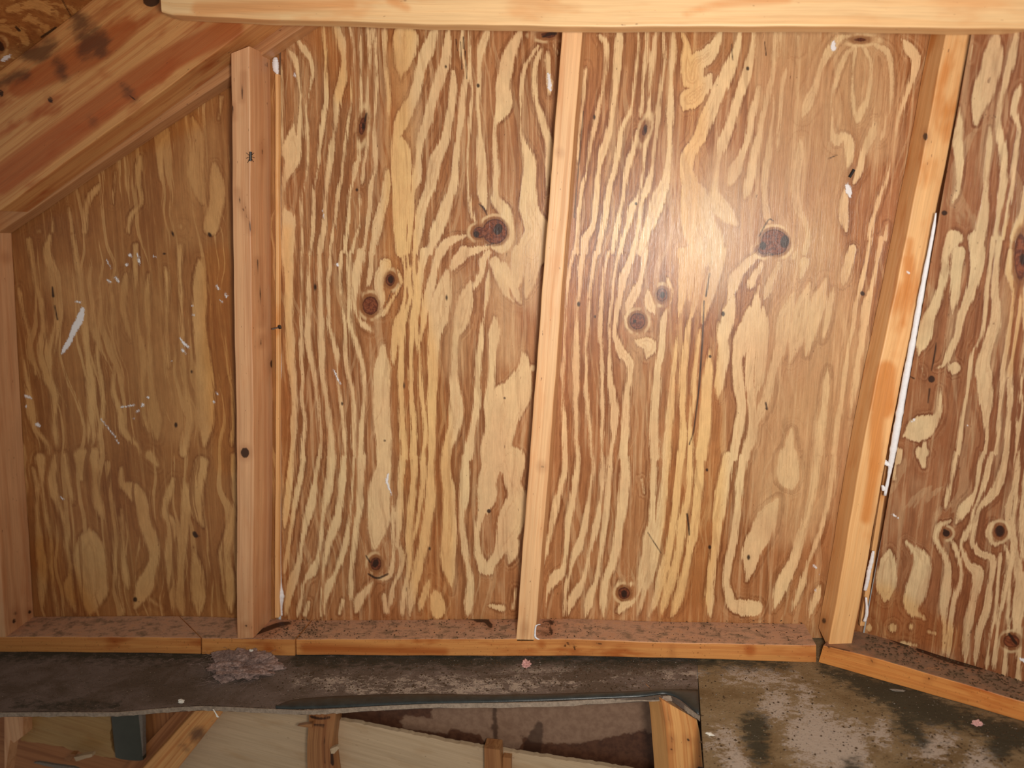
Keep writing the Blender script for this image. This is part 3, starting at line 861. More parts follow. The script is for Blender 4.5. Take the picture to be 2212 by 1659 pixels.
K_BACK = [(1069, 500, 27, 27, 0), (1036, 502, 14, 12, 0), (783, 272, 7, 20, 10), (843, 605, 10, 13, 0), (800, 660, 17, 20, 0), (812, 1218, 12, 14, 0),
          (1674, 523, 30, 27, 20), (1651, 540, 14, 10, 0), (1393, 281, 5, 13, 15), (1430, 637, 12, 14, 0), (1377, 694, 17, 18, 0), (1348, 1281, 13, 13, 0),
          (1185, 76, 16, 6, 0), (1858, 86, 12, 4, 0)]
_DL = parse('''1052,465,1 1045,450,3 1034,440,1; 1172,80,3 1186,74,7 1200,72,6; 1640,510,2 1660,475,2 1672,478,1; 1521,650,2 1513,800,3 1500,920,2 1489,960,2; 1525,640,3 1533,590,2;
  1050,530,1 1066,526,2; 1650,552,1 1670,550,2; 835,655,1 846,628,1;
  1484,1110,3 1488,1140,3 1489,1156,2; 1399,1150,1.2 1428,1195,1.2; 1500,180,1; 1240,470,2 1260,240,1; 796,1240,3 815,1249,4 838,1240,3; 800,1215,2 790,1200,2;
  792,245,3 788,262,3; 1005,110,2 1008,170,1; 985,85,2 988,110,1; 995,90,1.5 998,150,1.5; 1001,80,2 1002,105,2; 1580,95,1 1583,130,2; 1652,90,1 1655,120,2; 1789,343,1.5 1808,335,1.5; 1825,1130,2;1654,870,3 1657,885,2;1656,882,5''')
_DE = [(1029, 506, 6, 7, 0), (1076, 495, 9, 12, 20), (1648, 531, 7, 8, 0), (1695, 522, 9, 13, 10), (844, 604, 6, 8, 0), (785, 272, 3, 9, 0), (811, 1217, 6, 9, 20), (681, 620, 2.5, 6, 0), (1374, 440, 2.5, 3, 0), (771, 410, 2.5, 3, 0), (963, 144, 2, 3, 0), (1285, 684, 2, 3, 0),
       (1250, 657, 3, 5, 0), (965, 643, 2, 5, 0), (1562, 678, 3.5, 5, 0), (1534, 770, 3, 3, 0), (1863, 634, 5, 4, 30), (1090, 860, 2, 2, 0), (739, 872, 2, 3, 0), (1533, 1182, 3, 4, 0),
       (1033, 185, 3, 4, 0), (1431, 637, 5, 7, 0), (1348, 1283, 6, 8, 0), (928, 1185, 2, 3, 0), (1056, 1104, 4, 4, 0), (1615, 148, 3, 4, 0), (831, 952, 2, 2, 0), (1284, 253, 2, 4, 0),
       (1617, 1204, 3, 5, 0), (1527, 1015, 2.5, 3, 0), (873, 833, 1.5, 5, 0), (1394, 280, 2.5, 7, 0), (1371, 694, 3, 4, 0)]
D_BACK = (_DL, _DE)
P_BACK = parse('''1801,90,5 1800,100,12 1801,108,6; 1830,396,4 1833,410,14 1837,425,5; 635,155,3 637,165,3; 1185,160,6 1187,185,9 1190,195,6; 826,560,2; 838,1025,5 836,1040,6 846,1070,2;
 720,798,2 727,812,4 735,830,2; 728,572,7; 1758,1223,6 1763,1226,5; 1770,1240,3; 1350,546,4; 697,455,1.5 700,470,3;1762,1275,4''')
Q_BACK = parse('''850,60,30 862,300,60 870,600,80 900,800,110 920,1000,120 930,1200,110 940,1340,60; 1480,60,40 1500,300,60 1480,500,60 1500,800,110 1500,1100,130 1470,1350,110; 700,70,60 740,200,50; 880,70,40 860,250,30; 620,500,20 620,1330,20''')
K_LEFT = []
D_LEFT = (parse('421,1150,4 425,1158,5; 430,1158,2;124,690,3 118,660,2;115,640,5 113,620,2; 300,1300,1'), [(373, 505, 2, 5, -20), (453, 507, 3, 5, -30), (421, 1155, 4, 7, -30), (380, 918, 3, 5, 0), (292, 1295, 4, 5, 0), (414, 803, 2, 3, 0), (355, 548, 3, 2, 0), (28, 574, 1, 1, 0)])
P_LEFT = parse('''178,668,10 172,690,16 160,712,15 155,725,10 148,740,12 138,756,9 134,763,4; 163,650,3 174,653,4; 280,550,6 283,555,4; 297,548,3 300,560,5 302,572,3; 273,572,7; 232,605,3 238,610,5; 248,598,4 256,608,5; 330,552,3 336,556,3;
 468,617,4 472,624,5; 487,633,3 489,640,6; 476,648,2 480,653,3; 388,730,3 400,745,6 408,750,4; 393,755,6 402,763,3; 370,780,3; 461,868,6; 468,848,3 470,852,3; 308,875,8; 320,858,5; 300,885,4 296,890,4; 288,903,4;
 55,855,6 66,860,6; 56,878,5; 80,917,8 85,920,6; 250,950,3 256,957,3; 218,905,2 250,945,3; 415,660,5; 418,680,5;130,1073,2 136,1079,3;260,880,3 290,875,3;230,560,2 240,580,2''')
Q_LEFT = parse('470,560,60 480,800,80 490,1000,50; 200,300,60 300,300,60 420,260,40; 100,1200,80 200,1330,30')
K_RIGHT = [(2205, 555, 14, 50, 0), (2044, 1152, 7, 7, 0), (2160, 1148, 11, 13, 0), (2185, 1385, 18, 14, 0)]
D_RIGHT = (parse('2012,800,2 2020,760,3 2022,740,1;2008,840,3 2005,870,2; 2062,448,2; 2055,422,1.5; 2066,412,2; 2058,436,1;2120,250,1.5; 2124,254,1.5; 2129,248,1.5; 2133,255,1.5; 2138,250,1.5; 2143,255,1.5; 2147,249,1.5; 2150,253,1.5; 1960,810,2 1975,818,2; 2040,1145,5; 2180,1370,5 2195,1390,6'),
           [(2044, 1152, 7, 7, 0), (2160, 1147, 9, 11, 0), (2012, 819, 7, 7, 0), (2209, 560, 6, 12, 0), (2040, 460, 6, 5, 0)])
P_RIGHT = parse('1970,910,5 1978,905,4; 2205,1424,8 2215,1428,10; 2090,920,3; 1925,1110,2 1940,1118,3')
Q_RIGHT = parse('2200,500,60 2190,800,20; 1900,1320,120 2050,1380,60')

S_BACK = parse('''1700,120,160 1740,300,200 1720,500,180 1760,700,220 1740,900,240 1700,1100,160; 1850,100,140 1900,300,100; 1560,380,120 1540,520,180 1500,650,60; 1080,620,40 1100,760,60; 1100,520,60 1150,640,60;
  850,120,30 900,300,40; 1800,800,60 1780,1100,40; 990,600,40 980,800,40''')  # low-contrast grain; the mid-bay stroke paints glare as washed-out colour
S_LEFT = parse('100,600,60 300,700,160 380,900,120; 440,300,80 400,500,80')
S_RIGHT = parse('2000,700,30')


# ------------------------------------------------------------------ plywood walls (setting)
FAR_STEP = 3.0
_r = random.Random(8)
for _k in range(26):
    _x = 2222 + _k * 18 + _r.uniform(-5, 5)
    L_RIGHT.append([(_x - (_y - 600) * .06 + _r.uniform(-7, 7), _y, _r.uniform(3, 11)) for _y in range(-200, 1800, 110)])


def marks_for(light, knots, darks, paint, warm, soft):
    return {'L': lambda p: sdf(p, light, -90, False), 'S': lambda p: sdf(p, soft, -60), 'K': lambda p: ell(p, knots), 'D': lambda p: np.maximum(sdf(p, darks[0]), ell(p, darks[1])),
            'P': lambda p: sdf(p, paint), 'Q': lambda p: sdf(p, warm)}


o = sheet('wall_back', [(607, -260), (2180, -260), (1862, 1378), (607, 1378)], WALL, .012, M_BACK, FAR_STEP,
          marks_for(L_BACK, K_BACK, D_BACK, P_BACK, Q_BACK, S_BACK))
struct(o, 'plywood sheet with wide banded grain and knots between the three studs')
o = sheet('wall_left', [(-560, 200), (604, -260), (597, 1378), (-560, 1378)], WALL, .012, M_LEFT, FAR_STEP,
          marks_for(L_LEFT, K_LEFT, D_LEFT, P_LEFT, Q_LEFT, S_LEFT))
struct(o, 'darker aged plywood left of the doubled corner stud, with white smears')
o = sheet('wall_right', [(2158, -260), (2700, -260), (2700, 1660), (1862, 1398)], TURN_WALL, .012, M_RIGHT, FAR_STEP,
          marks_for(L_RIGHT, K_RIGHT, D_RIGHT, P_RIGHT, Q_RIGHT, S_RIGHT))
struct(o, 'plywood of the turned wall at the right edge')

# ------------------------------------------------------------------ framing
BACKV = np.array([0, .089, 0])


def mk(dark=None, darke=None, orange=None, paint=None, char=None):
    r = {}
    if char:
        r['C'] = lambda p: sdf(p, char)
    if dark or darke:
        r['D'] = lambda p: np.maximum(sdf(p, dark or []), ell(p, darke or []))
    if orange:
        r['O'] = lambda p: sdf(p, orange)
    if paint:
        r['P'] = lambda p: sdf(p, paint, do_smooth=False)
    return r


BV = BACKV * .995
o = beam('wall_stud', [(498, 116), (504, 560), (511, 1012), (512, 1379)], [(538, 100), (543, 560), (548, 1012), (547, 1378)], FRONT, BV, M_STUD_L,
         mk(dark=parse('513,412,1.5 520,440,2 530,462,2 538,478,2.4 541,500,1.5; 502,228,3 505,255,2; 526,160,2 522,215,3; 556,560,2 561,620,2 567,680,3 565,700,2; 566,730,4 564,745,3'),
            darke=[(529, 978, 9, 11, 0), (588, 786, 5, 9, 0), (566, 328, 2, 6, 0), (575, 140, 3, 6, 0), (572, 1358, 3, 3, 0), (531, 1352, 3, 3, 0)]))
tag(o, 'pink-tan upright stud with one dark knot, left end of the knotty banded plywood', 'stud')
o = beam('wall_stud', [(1238, -260), (1213, 70), (1175, 584), (1139, 1044), (1115, 1384)], [(1282, -260), (1257, 70), (1218, 584), (1182, 1044), (1156, 1384)], FRONT, BV, M_STUD,
         mk(darke=[(1170, 1008, 4, 5, 0), (1133, 1358, 3.5, 6, 0), (1209, 330, 2.5, 3, 0)]))
tag(o, 'slim pale stud in the middle of the knotty plywood, bright sheen halfway up', 'stud')
o = beam('wall_stud', [(2113, -260), (2043, 80), (1957, 515), (1862, 975), (1789, 1399)], [(2168, -260), (2098, 80), (2010, 515), (1917, 975), (1838, 1408)], FRONT, BV * .93, M_STUD_R,
         mk(darke=[(1780, 1341, 5, 6, 0), (1815, 948, 3, 4, 0), (1999, 295, 5, 8, 0)],
            orange=parse('1962,560,22 1960,620,14; 1965,520,12 1950,700,10; 1915,800,40 1905,880,50; 1895,900,30 1888,1010,24 1870,1120,20'),
            paint=parse('1955,586,3; 1965,590,5; 1985,600,8; 1910,1034,3')))
tag(o, 'leaning yellow-orange stud with rusty stains beside the turned wall', 'stud')
o = beam('wall_stud', [(-112, 380), (-96, 700), (-58, 1376)], [(-52, 380), (-34, 700), (12, 1376)], FRONT, BV, M_STUD_L,
         mk(darke=[(33, 1325, 4, 6, 0), (64, 1322, 4, 4, 0), (12, 556, 3, 4, 0), (30, 1342, 4, 5, 0)]))
tag(o, 'reddish stud cut by the left edge of the photo, under the rafter', 'stud')

# bottom plates
_f = FRONT.at
e0 = WALL.at(385, 1334) - _f(434, 1377)
e0n = np.array([e0[0], .089, 0])
o = beam('bottom_plate', [(-560, 1371), (0, 1375), (434, 1378)], [(-560, 1402), (0, 1408), (434, 1413)], FRONT, BACKV * .99, M_PLATE, ext2=e0n * .99)
tag(o, 'dusty bottom plate at the far left, slanted saw cut at its right end', 'bottom plate')
o = beam('bottom_plate', [(437, 1378), (637, 1381)], [(437, 1413), (637, 1417)], FRONT, e0n * .99, M_PLATE, ext2=BACKV * .99,
         marks=mk(dark=parse('536,1372,5 560,1365,9 600,1350,10 625,1345,6; 560,1385,2 640,1340,2')))  # the curved dark stroke paints a shadow at the stud's foot
tag(o, 'short debris-covered bottom plate piece under the left knotted stud', 'bottom plate')
e1 = WALL.at(1737, 1336) - _f(1763, 1392)
e1n = np.array([e1[0], .089, 0])
o = beam('bottom_plate', [(640, 1382), (1118, 1379), (1255, 1381), (1468, 1389), (1763, 1393)], [(641, 1416), (1118, 1417), (1255, 1418), (1468, 1423), (1763, 1431)],
         FRONT, BACKV * .99, M_PLATE, ext2=e1n * .99,
         marks=mk(dark=parse('985,1334,4 1030,1337,7 1050,1342,10 1060,1352,9; 1018,1352,3 1030,1344,3 1048,1342,4; 1085,1337,5 1110,1333,6;'
                             '1174,1342,4 1186,1341,6 1193,1347,5 1186,1356,4 1191,1362,5 1189,1370,6 1175,1369,4;'
                             '1219,1396,4 1226,1390,5 1231,1393,3; 1235,1390,2 1240,1396,3 1243,1406,2; 1289,1388,3 1298,1391,4; 1451,1400,2 1452,1415,3'),
                  orange=parse('660,1400,20 800,1404,16 960,1408,14; 1170,1392,14; 1620,1404,22')))
tag(o, 'long bottom plate under the knotty plywood, with a dark figure three on top', 'bottom plate')
turn = TURN_WALL.p - TURN_FRONT.p
tn = TURN_FRONT.n if np.dot(TURN_FRONT.n, turn) > 0 else -TURN_FRONT.n
top_l = TURN_FRONT.at(1781, 1394)
o = beam('bottom_plate', [(1779, 1394), (1895, 1421), (2021, 1459), (2290, 1540), (2700, 1663)], [(1768, 1431), (1937 - 44, 1466), (2021 + 0, 1503), (2290, 1583), (2700, 1702)], TURN_FRONT,
         tn * .088, M_PLATE_R, ext2=tn * .088,
         marks=mk(dark=parse('1767,1352,2 1778,1380,3 1793,1402,3; 1793,1396,2 1835,1406,2; 1880,1424,4 1884,1430,4; 2003,1470,5 2012,1462,4; 1902,1362,12 1935,1380,16 1960,1392,12; 1985,1400,14 2060,1425,18 2120,1440,14')))
tag(o, 'orange bottom plate turning towards the viewer at the right', 'bottom plate')

# rafter and header
RF, RI, HD = yplane(-.115), yplane(-.040), yplane(-.205)
up = lambda x: 152 - .77 * x
lw = lambda x: 455.6 - .738 * x
o = beam('rafter', [(-170, up(-170)), (100, up(100)), (420, up(420))], [(0, lw(0)), (300, lw(300)), (690, lw(690))], RF, (0, .0745, 0), M_RAFTER,
         mk(dark=parse('192,255,2 206,272,3; 280,205,2 292,216,3'),
            char=parse('158,30,26 176,44,30 165,60,20; 60,115,34 90,112,40 112,98,24; 190,85,40 210,90,44 180,110,30; 205,70,26 222,112,20; 125,135,16 138,165,14; 270,185,12 285,212,12; 200,260,10; 0,180,20 50,160,20'),
            darke=[(327, 1, 18, 14, 0), (109, 216, 5, 8, -30), (2, 202, 6, 8, 0)],
            orange=parse('0,390,60 180,262,60 330,150,50 500,60,50; 40,190,40 200,110,60 280,60,30')), step=.007)
tag(o, 'wide sloping rafter crossing the top left corner, scorched dark patches', 'rafter')
li = lambda x: 499.5 - .674 * x
o = beam('ledger_board', [(-150, li(-150) - 120), (300, li(300) - 120), (700, li(700) - 120)], [(-110, li(-110)), (300, li(300)), (760, li(760))], RI, (0, .039, 0), M_LEDGER,
         mk(), step=.008)
tag(o, 'thin sloping board behind the rafter, against the plywood', 'board')
o = beam('header_beam', [(343, -70), (371, -70), (580, -70), (908, -70), (1300, -70), (1700, -70), (2430, -70)],
         [(349, 25), (372, 32), (580, 42), (908, 52), (1300, 57), (1700, 57), (2430, 63)], HD, (0, .038, 0), M_HEADER,
         mk(orange=parse('430,20,30 760,8,16; 845,0,20 880,18,10; 1480,30,8 1560,8,12 1700,-5,20; 380,36,6 600,46,4')), step=.007)
tag(o, 'pale horizontal beam running across the top of the photo', 'beam')

# roof deck seen above the rafter
rd = RF.at(0, up(0)) - RF.at(260, up(260))
DECK = Plane(RF.at(0, up(0) + 1), np.cross(rd, (0, 1, 0)))
o = sheet('ceiling', [(-90, -90), (330, -140), (262, up(262) + 6), (-90, up(-90) + 6)], DECK, .012, M_LEFT, 4.0,
          {'L': lambda p: sdf(p, parse('20,20,14 80,10,20 120,30,16; 0,60,12 40,70,20 60,95,12; 60,40,12 100,60,14')), 'K': lambda p: ell(p, [(0, 100, 8, 10, 0)]),
           'D': lambda p: sdf(p, parse('132,-5,2 142,14,2 153,34,2; 34,58,4 42,66,5; -4,95,14 4,105,10; 90,80,4 120,60,5')),
           'S': lambda p: np.full(len(p), -60.0), 'P': lambda p: sdf(p, parse('5,130,8 20,122,10')), 'Q': lambda p: sdf(p, parse('-40,0,200 150,0,200'))})
struct(o, 'brown roof boarding above the rafter in the top left corner')

# ------------------------------------------------------------------ deck under the wall
lip = [(-560, 1545), (-100, 1542), (0, 1539), (120, 1538), (253, 1538), (362, 1529), (434, 1525), (500, 1527), (651, 1534), (720, 1531), (800, 1526), (929, 1520), (1183, 1516),
       (1449, 1503), (1480, 1524), (1512, 1547)]
pale = parse('1676,1529,60; 1740,1499,40; 1760,1590,120 1820,1620,120; 2020,1620,90; 1560,1600,40 1600,1650,60; 1900,1590,40; 2120,1650,70; 1580,1450,20 1700,1470,24;'
             '660,1470,10 1000,1475,12 1300,1470,10; 1100,1445,8 1500,1452,8; 760,1492,24 1000,1492,20')
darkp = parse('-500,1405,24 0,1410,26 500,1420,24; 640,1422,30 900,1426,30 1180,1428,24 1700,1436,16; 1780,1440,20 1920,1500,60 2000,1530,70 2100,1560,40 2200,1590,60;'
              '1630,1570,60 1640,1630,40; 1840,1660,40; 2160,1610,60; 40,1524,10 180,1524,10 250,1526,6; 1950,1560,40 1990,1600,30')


def gmarks(a, d):
    return {'A': lambda p: sdf(p, a, -60), 'D': lambda p: sdf(p, d, -60), 'P': lambda p: np.full(len(p), -40.0)}


o = sheet('floor', [(1502, 1368), (2900, 1368), (2900, 2100), (1551, 2100)], FLOOR, .03, M_FLOOR, 5.0, gmarks(pale, darkp))
struct(o, 'mouldy grey deck right of the opening')
# back part of the deck as a ledge with a wavy edge
led = sheet('floor', [(-560, 1368), (1502.5, 1368), (1511, 1547), (-560, 1545)], FLOOR, .010, M_LEDGE, 5.0, gmarks(pale, darkp), bot=lip)
struct(led, 'dusty grey-brown ledge between the bottom plates and the opening')

# pale cut edge of the ledge
def strip(name, pts, down, back, mat, jitter=0.0, parent=None, raise_=0.0):
    p = smooth(pts, 10)
    rs = random.Random(5)
    V, F = [], []
    for q in p:
        a = FLOOR.at(q[0], q[1]) + FLOOR.n * raise_
        b = a - np.array([0, 0, down + rs.uniform(-jitter, jitter)]) + np.array([0, -.001 + rs.uniform(-jitter, jitter) * .4, 0])
        c = b + np.array([0, back, 0])
        d = a + np.array([0, back, 0])
        V += [a, b, c, d]
    n = len(p)
    for i in range(n - 1):
        for k in range(4):
            F.append([i * 4 + k, i * 4 + (k + 1) % 4, i * 4 + 4 + (k + 1) % 4, i * 4 + 4 + k])
    F += [[3, 2, 1, 0], [(n - 1) * 4 + k for k in range(4)]]
    me = bpy.data.meshes.new(name)
    me.from_pydata([list(map(float, v)) for v in V], [], F)
    me.update()
    return link(name, me, mat, parent)


o = strip('trim_1', [(x, y + .8) for x, y in lip], .0085, .004, M_EDGE, .0016)
struct(o, 'frayed pale cut edge of the ledge')

# rubber membrane lip
upper = [(596, 1526), (640, 1511), (750, 1503), (911, 1499), (1092, 1501), (1363, 1494), (1448, 1490), (1509, 1490)]
lower = [(596, 1531), (640, 1532), (750, 1528), (911, 1520.5), (1092, 1517), (1363, 1507), (1449, 1502.5), (1510, 1545)]
U, Lo = smooth(upper, 8), smooth(lower, 8)
V, F = [], []
prof = [(0, .0005), (.12, .0022), (.35, .0038), (.6, .0042), (.85, .0036), (1.0, .0012), (1.0, .0), (0, .0)]
for a, b in zip(U, Lo):
    A, B = FLOOR.at(*a), FLOOR.at(*b)
    for s_, h_ in prof:
        V.append(list(A + (B - A) * s_ + FLOOR.n * (h_ + .0002)))
n = len(U)
for i in range(n - 1):
    for k in range(8):
        F.append([i * 8 + k, i * 8 + (k + 1) % 8, i * 8 + 8 + (k + 1) % 8, i * 8 + 8 + k])
F += [list(range(8))[::-1], [(n - 1) * 8 + k for k in range(8)]]
me = bpy.data.meshes.new('rubber_membrane')
me.from_pydata(V, [], F)
me.update()
for p in me.polygons:
    p.use_smooth = True
o = link('rubber_membrane', me, M_RUBBER)
tag(o, 'black rubber membrane strip curled along the edge of the ledge', 'membrane')

# ------------------------------------------------------------------ what shows through the opening
LOWP = yplane(.035)
LOWQ = yplane(.010)
LOWR = yplane(-.02)
o = sheet('dark_backdrop', [(-700, 1470), (2300, 1470), (2300, 2100), (-700, 2100)], yplane(.12), .01, M_DARK, 60.0)  # dark sheet added behind; its colour stands for unlit space
struct(o, 'dark backdrop sheet for the unlit space behind the boards below the opening')
o = prism('board', [(-600, 1520), (300, 1520), (345, 1800), (-600, 1800)], yplane(.075), (0, .012, 0), M_LOWBOARD, axis=(1, 0, -.15))
tag(o, 'dark brown board behind the splintered yellow board, bottom left', 'board')
o = prism('stud_end', [(9, 1520), (50, 1520), (50, 1590), (30, 1605), (22, 1598), (10, 1680)], LOWR, (0, .03, 0), M_STUD_L)
tag(o, 'short pinkish stud end at the bottom left corner', 'stud')
yb = prism('board', [(46, 1520), (236, 1520), (241, 1560), (238, 1590), (243, 1622), (262, 1640), (238, 1636), (190, 1628), (130, 1612), (46, 1600)], LOWQ, (0, .018, 0), M_LOWYEL,
           axis=(1, 0, -.2), jag=1.6)
tag(yb, 'splintered yellow-brown plywood piece at the lower left of the opening', 'board')
o = prism('splinter', [(160, 1636), (198, 1629), (200, 1634), (165, 1645)], yplane(-.02), (0, .012, 0), M_LOWPALE, axis=(1, 0, .2), jag=.8)
tag(o, 'small pale wood splinter under the yellow-brown plywood piece', 'splinter')
o = prism('splinter', [(138, 1640), (152, 1628), (164, 1630), (150, 1645)], yplane(-.02), (0, .012, 0), M_LOWPOST, axis=(1, 0, .2), jag=.8)
tag(o, 'small brown wood splinter left of the pale one, bottom left', 'splinter')
o = prism('plastic_strip', [(72, 1648), (80, 1646), (160, 1658), (175, 1664), (120, 1660)], yplane(-.05), (0, .006, 0), M_CHAR, jag=.5)
tag(o, 'thin whitish strip lying at the bottom left edge', 'strip')
# dark duct, round fronted
A, B = LOWR.at(237, 1520), LOWR.at(297, 1520)
zb = LOWR.at(265, 1637)[2]
V, F = [], []
for zz in (A[2], zb):
    for k in range(17):
        a = math.pi * k / 16
        V.append((A[0] + (B[0] - A[0]) * k / 16, A[1] - .006 * math.sin(a) ** .5 if 0 < k < 16 else A[1], zz))
    V.append((B[0], A[1] + .013, zz))
    V.append((A[0], A[1] + .013, zz))
for k in range(19):
    F.append([k, (k + 1) % 19, 19 + (k + 1) % 19, 19 + k])
F += [list(range(19))[::-1], [19 + k for k in range(19)]]
me = bpy.data.meshes.new('duct')
me.from_pydata([tuple(map(float, v)) for v in V], [], F)
me.update()
o = link('metal_duct', me, M_METAL)
tag(o, 'dark grey-green metal duct below the ledge', 'duct')
o = prism('flange', [(297, 1520), (307, 1520), (309, 1634), (297, 1634)], LOWR, (0, .013, 0), M_CHAR, jag=.6)
o.parent = None
tag(o, 'narrow grey strip beside the dark metal duct', 'strip')
o = prism('board', [(306, 1520), (386, 1520), (382, 1572), (300, 1690), (306, 1640)], LOWQ, (0, .02, 0), M_LOWBOARD)
tag(o, 'orange-brown board between the duct and the diagonal brace', 'board')
o = prism('board', [(372, 1515), (410, 1515), (379, 1574)], LOWP, (0, .012, 0), M_LOWPALE)
tag(o, 'small pale triangle of board above the diagonal brace', 'board')
br = beam('diagonal_brace', [(455, 1500), (270, 1700)], [(505, 1510), (352, 1700)], yplane(-.035), (-.006, .029, 0), M_LOWORANGE,
          mk(char=parse('428,1584,24 424,1592,22; 398,1611,8 399,1614,6')))
o = prism('board', [(402, 1515), (452, 1515), (352, 1626), (286, 1700), (230, 1700)], yplane(-.005), (0, .012, 0), M_LOWBOARD, axis=(-1, 0, -1.2))  # added strip; its darker wood paints the shaded side of the brace
tag(o, 'brown diagonal strip coloured as the shaded left side of the light brace', 'board')
tag(br, 'light diagonal brace with a big round knot below the ledge', 'brace')
o = prism('board', [(400, 1515), (668, 1515), (668, 1800), (300, 1800), (400, 1620)], LOWP, (0, .012, 0), M_LOWPALE, axis=(1, 0, -.15))
tag(o, 'pale plywood between the diagonal brace and the rough post', 'board')
rp = beam('rough_post', [(666, 1515), (667, 1560), (664, 1600), (666, 1700)], [(727, 1515), (724, 1560), (718, 1610), (726, 1700)], yplane(-.03), (0, .05, 0), M_LOWPOST,
          mk(dark=parse('672,1548,6 690,1552,5 712,1550,5; 676,1566,4 700,1567,5; 700,1572,2 702,1650,2; 716,1620,5 718,1650,8')), wav=.0015)
tag(rp, 'rough weathered post below the ledge, left of the stained board', 'post')
o = prism('splinter', [(642, 1568), (674, 1563), (674, 1573)], yplane(-.045), (0, .01, 0), M_LOWPOST, axis=(1, 0, 0))
tag(o, 'pointed splinter sticking out left of the rough post', 'splinter')
o = prism('wood_chip', [(713, 1618), (728, 1612), (733, 1616), (722, 1628), (715, 1628)], yplane(-.045), (0, .01, 0), M_LOWPALE)
tag(o, 'small pale chip on the right side of the rough post', 'chip')
o = prism('board', [(722, 1553), (800, 1568), (880, 1584), (960, 1601), (1045, 1616), (1180, 1636), (1300, 1654), (1430, 1676), (1430, 1800), (722, 1800)], yplane(.008), (0, .012, 0),
          M_LOWPALE, axis=(1, 0, -.18), jag=1.3)
tag(o, 'pale plywood with slanting torn upper edge at the bottom centre', 'board')
o = sheet('board', [(690, 1500), (1446, 1500), (1446, 1800), (690, 1800)], LOWP, .012, M_STAINED, 4.0,
          {'A': lambda p: sdf(p, parse('1430,1500,90 1300,1520,110 1180,1540,90 1060,1545,90 960,1540,60; 1070,1580,70 1110,1600,40; 1160,1575,60 1250,1570,70 1420,1550,40; 1410,1570,30; 880,1560,30 960,1570,30')),
           'D': lambda p: sdf(p, parse('1068,1500,8 1070,1600,9; 1165,1565,14 1158,1590,30 1150,1615,40; 1068,1570,14; 820,1540,2 822,1600,2'))})
tag(o, 'dark brown water-stained board above the slanting pale plywood', 'board')
o = beam('post', [(1046, 1616), (1046, 1700)], [(1081, 1620), (1084, 1700)], yplane(-.03), (0, .036, 0), M_LOWPOST, mk())
tag(o, 'brown post end at the bottom centre between pale plywood pieces', 'post')
o = prism('wood_block', [(1086, 1636), (1104, 1638), (1103, 1690), (1086, 1690)], yplane(-.01), (0, .017, 0), M_LOWPOST)
tag(o, 'small brown block right of the bottom centre post', 'block')
yy = FLOOR.at(1431, 1514)[1]
o = beam('post', [(1429, 1511), (1437, 1560), (1446, 1664), (1449, 1710)], [(1506, 1555), (1511, 1580), (1520, 1664), (1525, 1710)], yplane(yy + .006), (-.03, .05, 0), M_LOWORANGE,
         mk(dark=parse('1437,1522,2 1445,1560,2; 1450,1590,2 1452,1603,3'), darke=[(1452, 1600, 2.5, 4, 0), (1486, 1598, 3, 4, -30), (1450, 1618, 3, 3, 0), (1512, 1660, 7, 4, 0)]))
tag(o, 'bright orange post under the corner of the opening', 'post')

# ------------------------------------------------------------------ sealant lines
def bead(name, pts, plane, mat, seed=1, off=.004, flat=.6):
    """Lumpy bead along photo px points (x, y, width px) on a plane."""
    p = smooth(pts, 8)
    rs = random.Random(seed)
    V, F = [], []
    K = 8
    prev = None
    for q in p:
        c = plane.at(q[0], q[1])
        r = q[2] / 2 / FPX * np.linalg.norm(c - CAM) * rs.uniform(.9, 1.12)
        n = -plane.n if np.dot(plane.n, plane.p - CAM) > 0 else plane.n
        d = plane.at(q[0], q[1] + 2) - c
        d /= np.linalg.norm(d)
        s = np.cross(d, n)
        for k in range(K):
            a = 2 * math.pi * k / K
            V.append(list(c + s * r * math.cos(a) + n * (r * flat * math.sin(a) + r * flat * .6)))
    n_ = len(p)
    for i in range(n_ - 1):
        for k in range(K):
            F.append([i * K + k, i * K + (k + 1) % K, i * K + K + (k + 1) % K, i * K + K + k])
    F += [list(range(K))[::-1], [(n_ - 1) * K + k for k in range(K)]]
    me = bpy.data.meshes.new(name)
    me.from_pydata(V, [], F)
    me.update()
    for q in me.polygons:
        q.use_smooth = True
    return link(name, me, mat)


o = bead('sealant_bead', [(596, 124, 6), (596, 132, 12), (597, 152, 12), (600, 166, 4), (600, 215, 5), (601, 240, 7), (602, 260, 2.5), (603, 400, 2.5), (604, 560, 3),
                          (605, 700, 3), (606, 790, 5), (605, 860, 3), (605, 1000, 2.5), (604, 1080, 3), (605, 1200, 4), (606, 1262, 7), (608, 1284, 14), (606, 1310, 10), (608, 1329, 6)], WALL, M_WHITE, 3)
tag(o, 'white sealant along the joint right of the knotted left stud', 'sealant')
SEAL = Plane(TURN_WALL.p - tn * .012, TURN_WALL.n)
o = bead('sealant_bead', [(2022, 460, 3), (2016, 500, 6), (2001, 580, 8), (1988, 650, 10), (1972, 740, 11), (1955, 830, 12), (1941, 910, 14), (1928, 985, 12), (1922, 1020, 7), (1912, 1070, 6)],
         SEAL, M_WHITE, 4)
tag(o, 'long bright white sealant bead down the right side of the leaning stud', 'sealant')
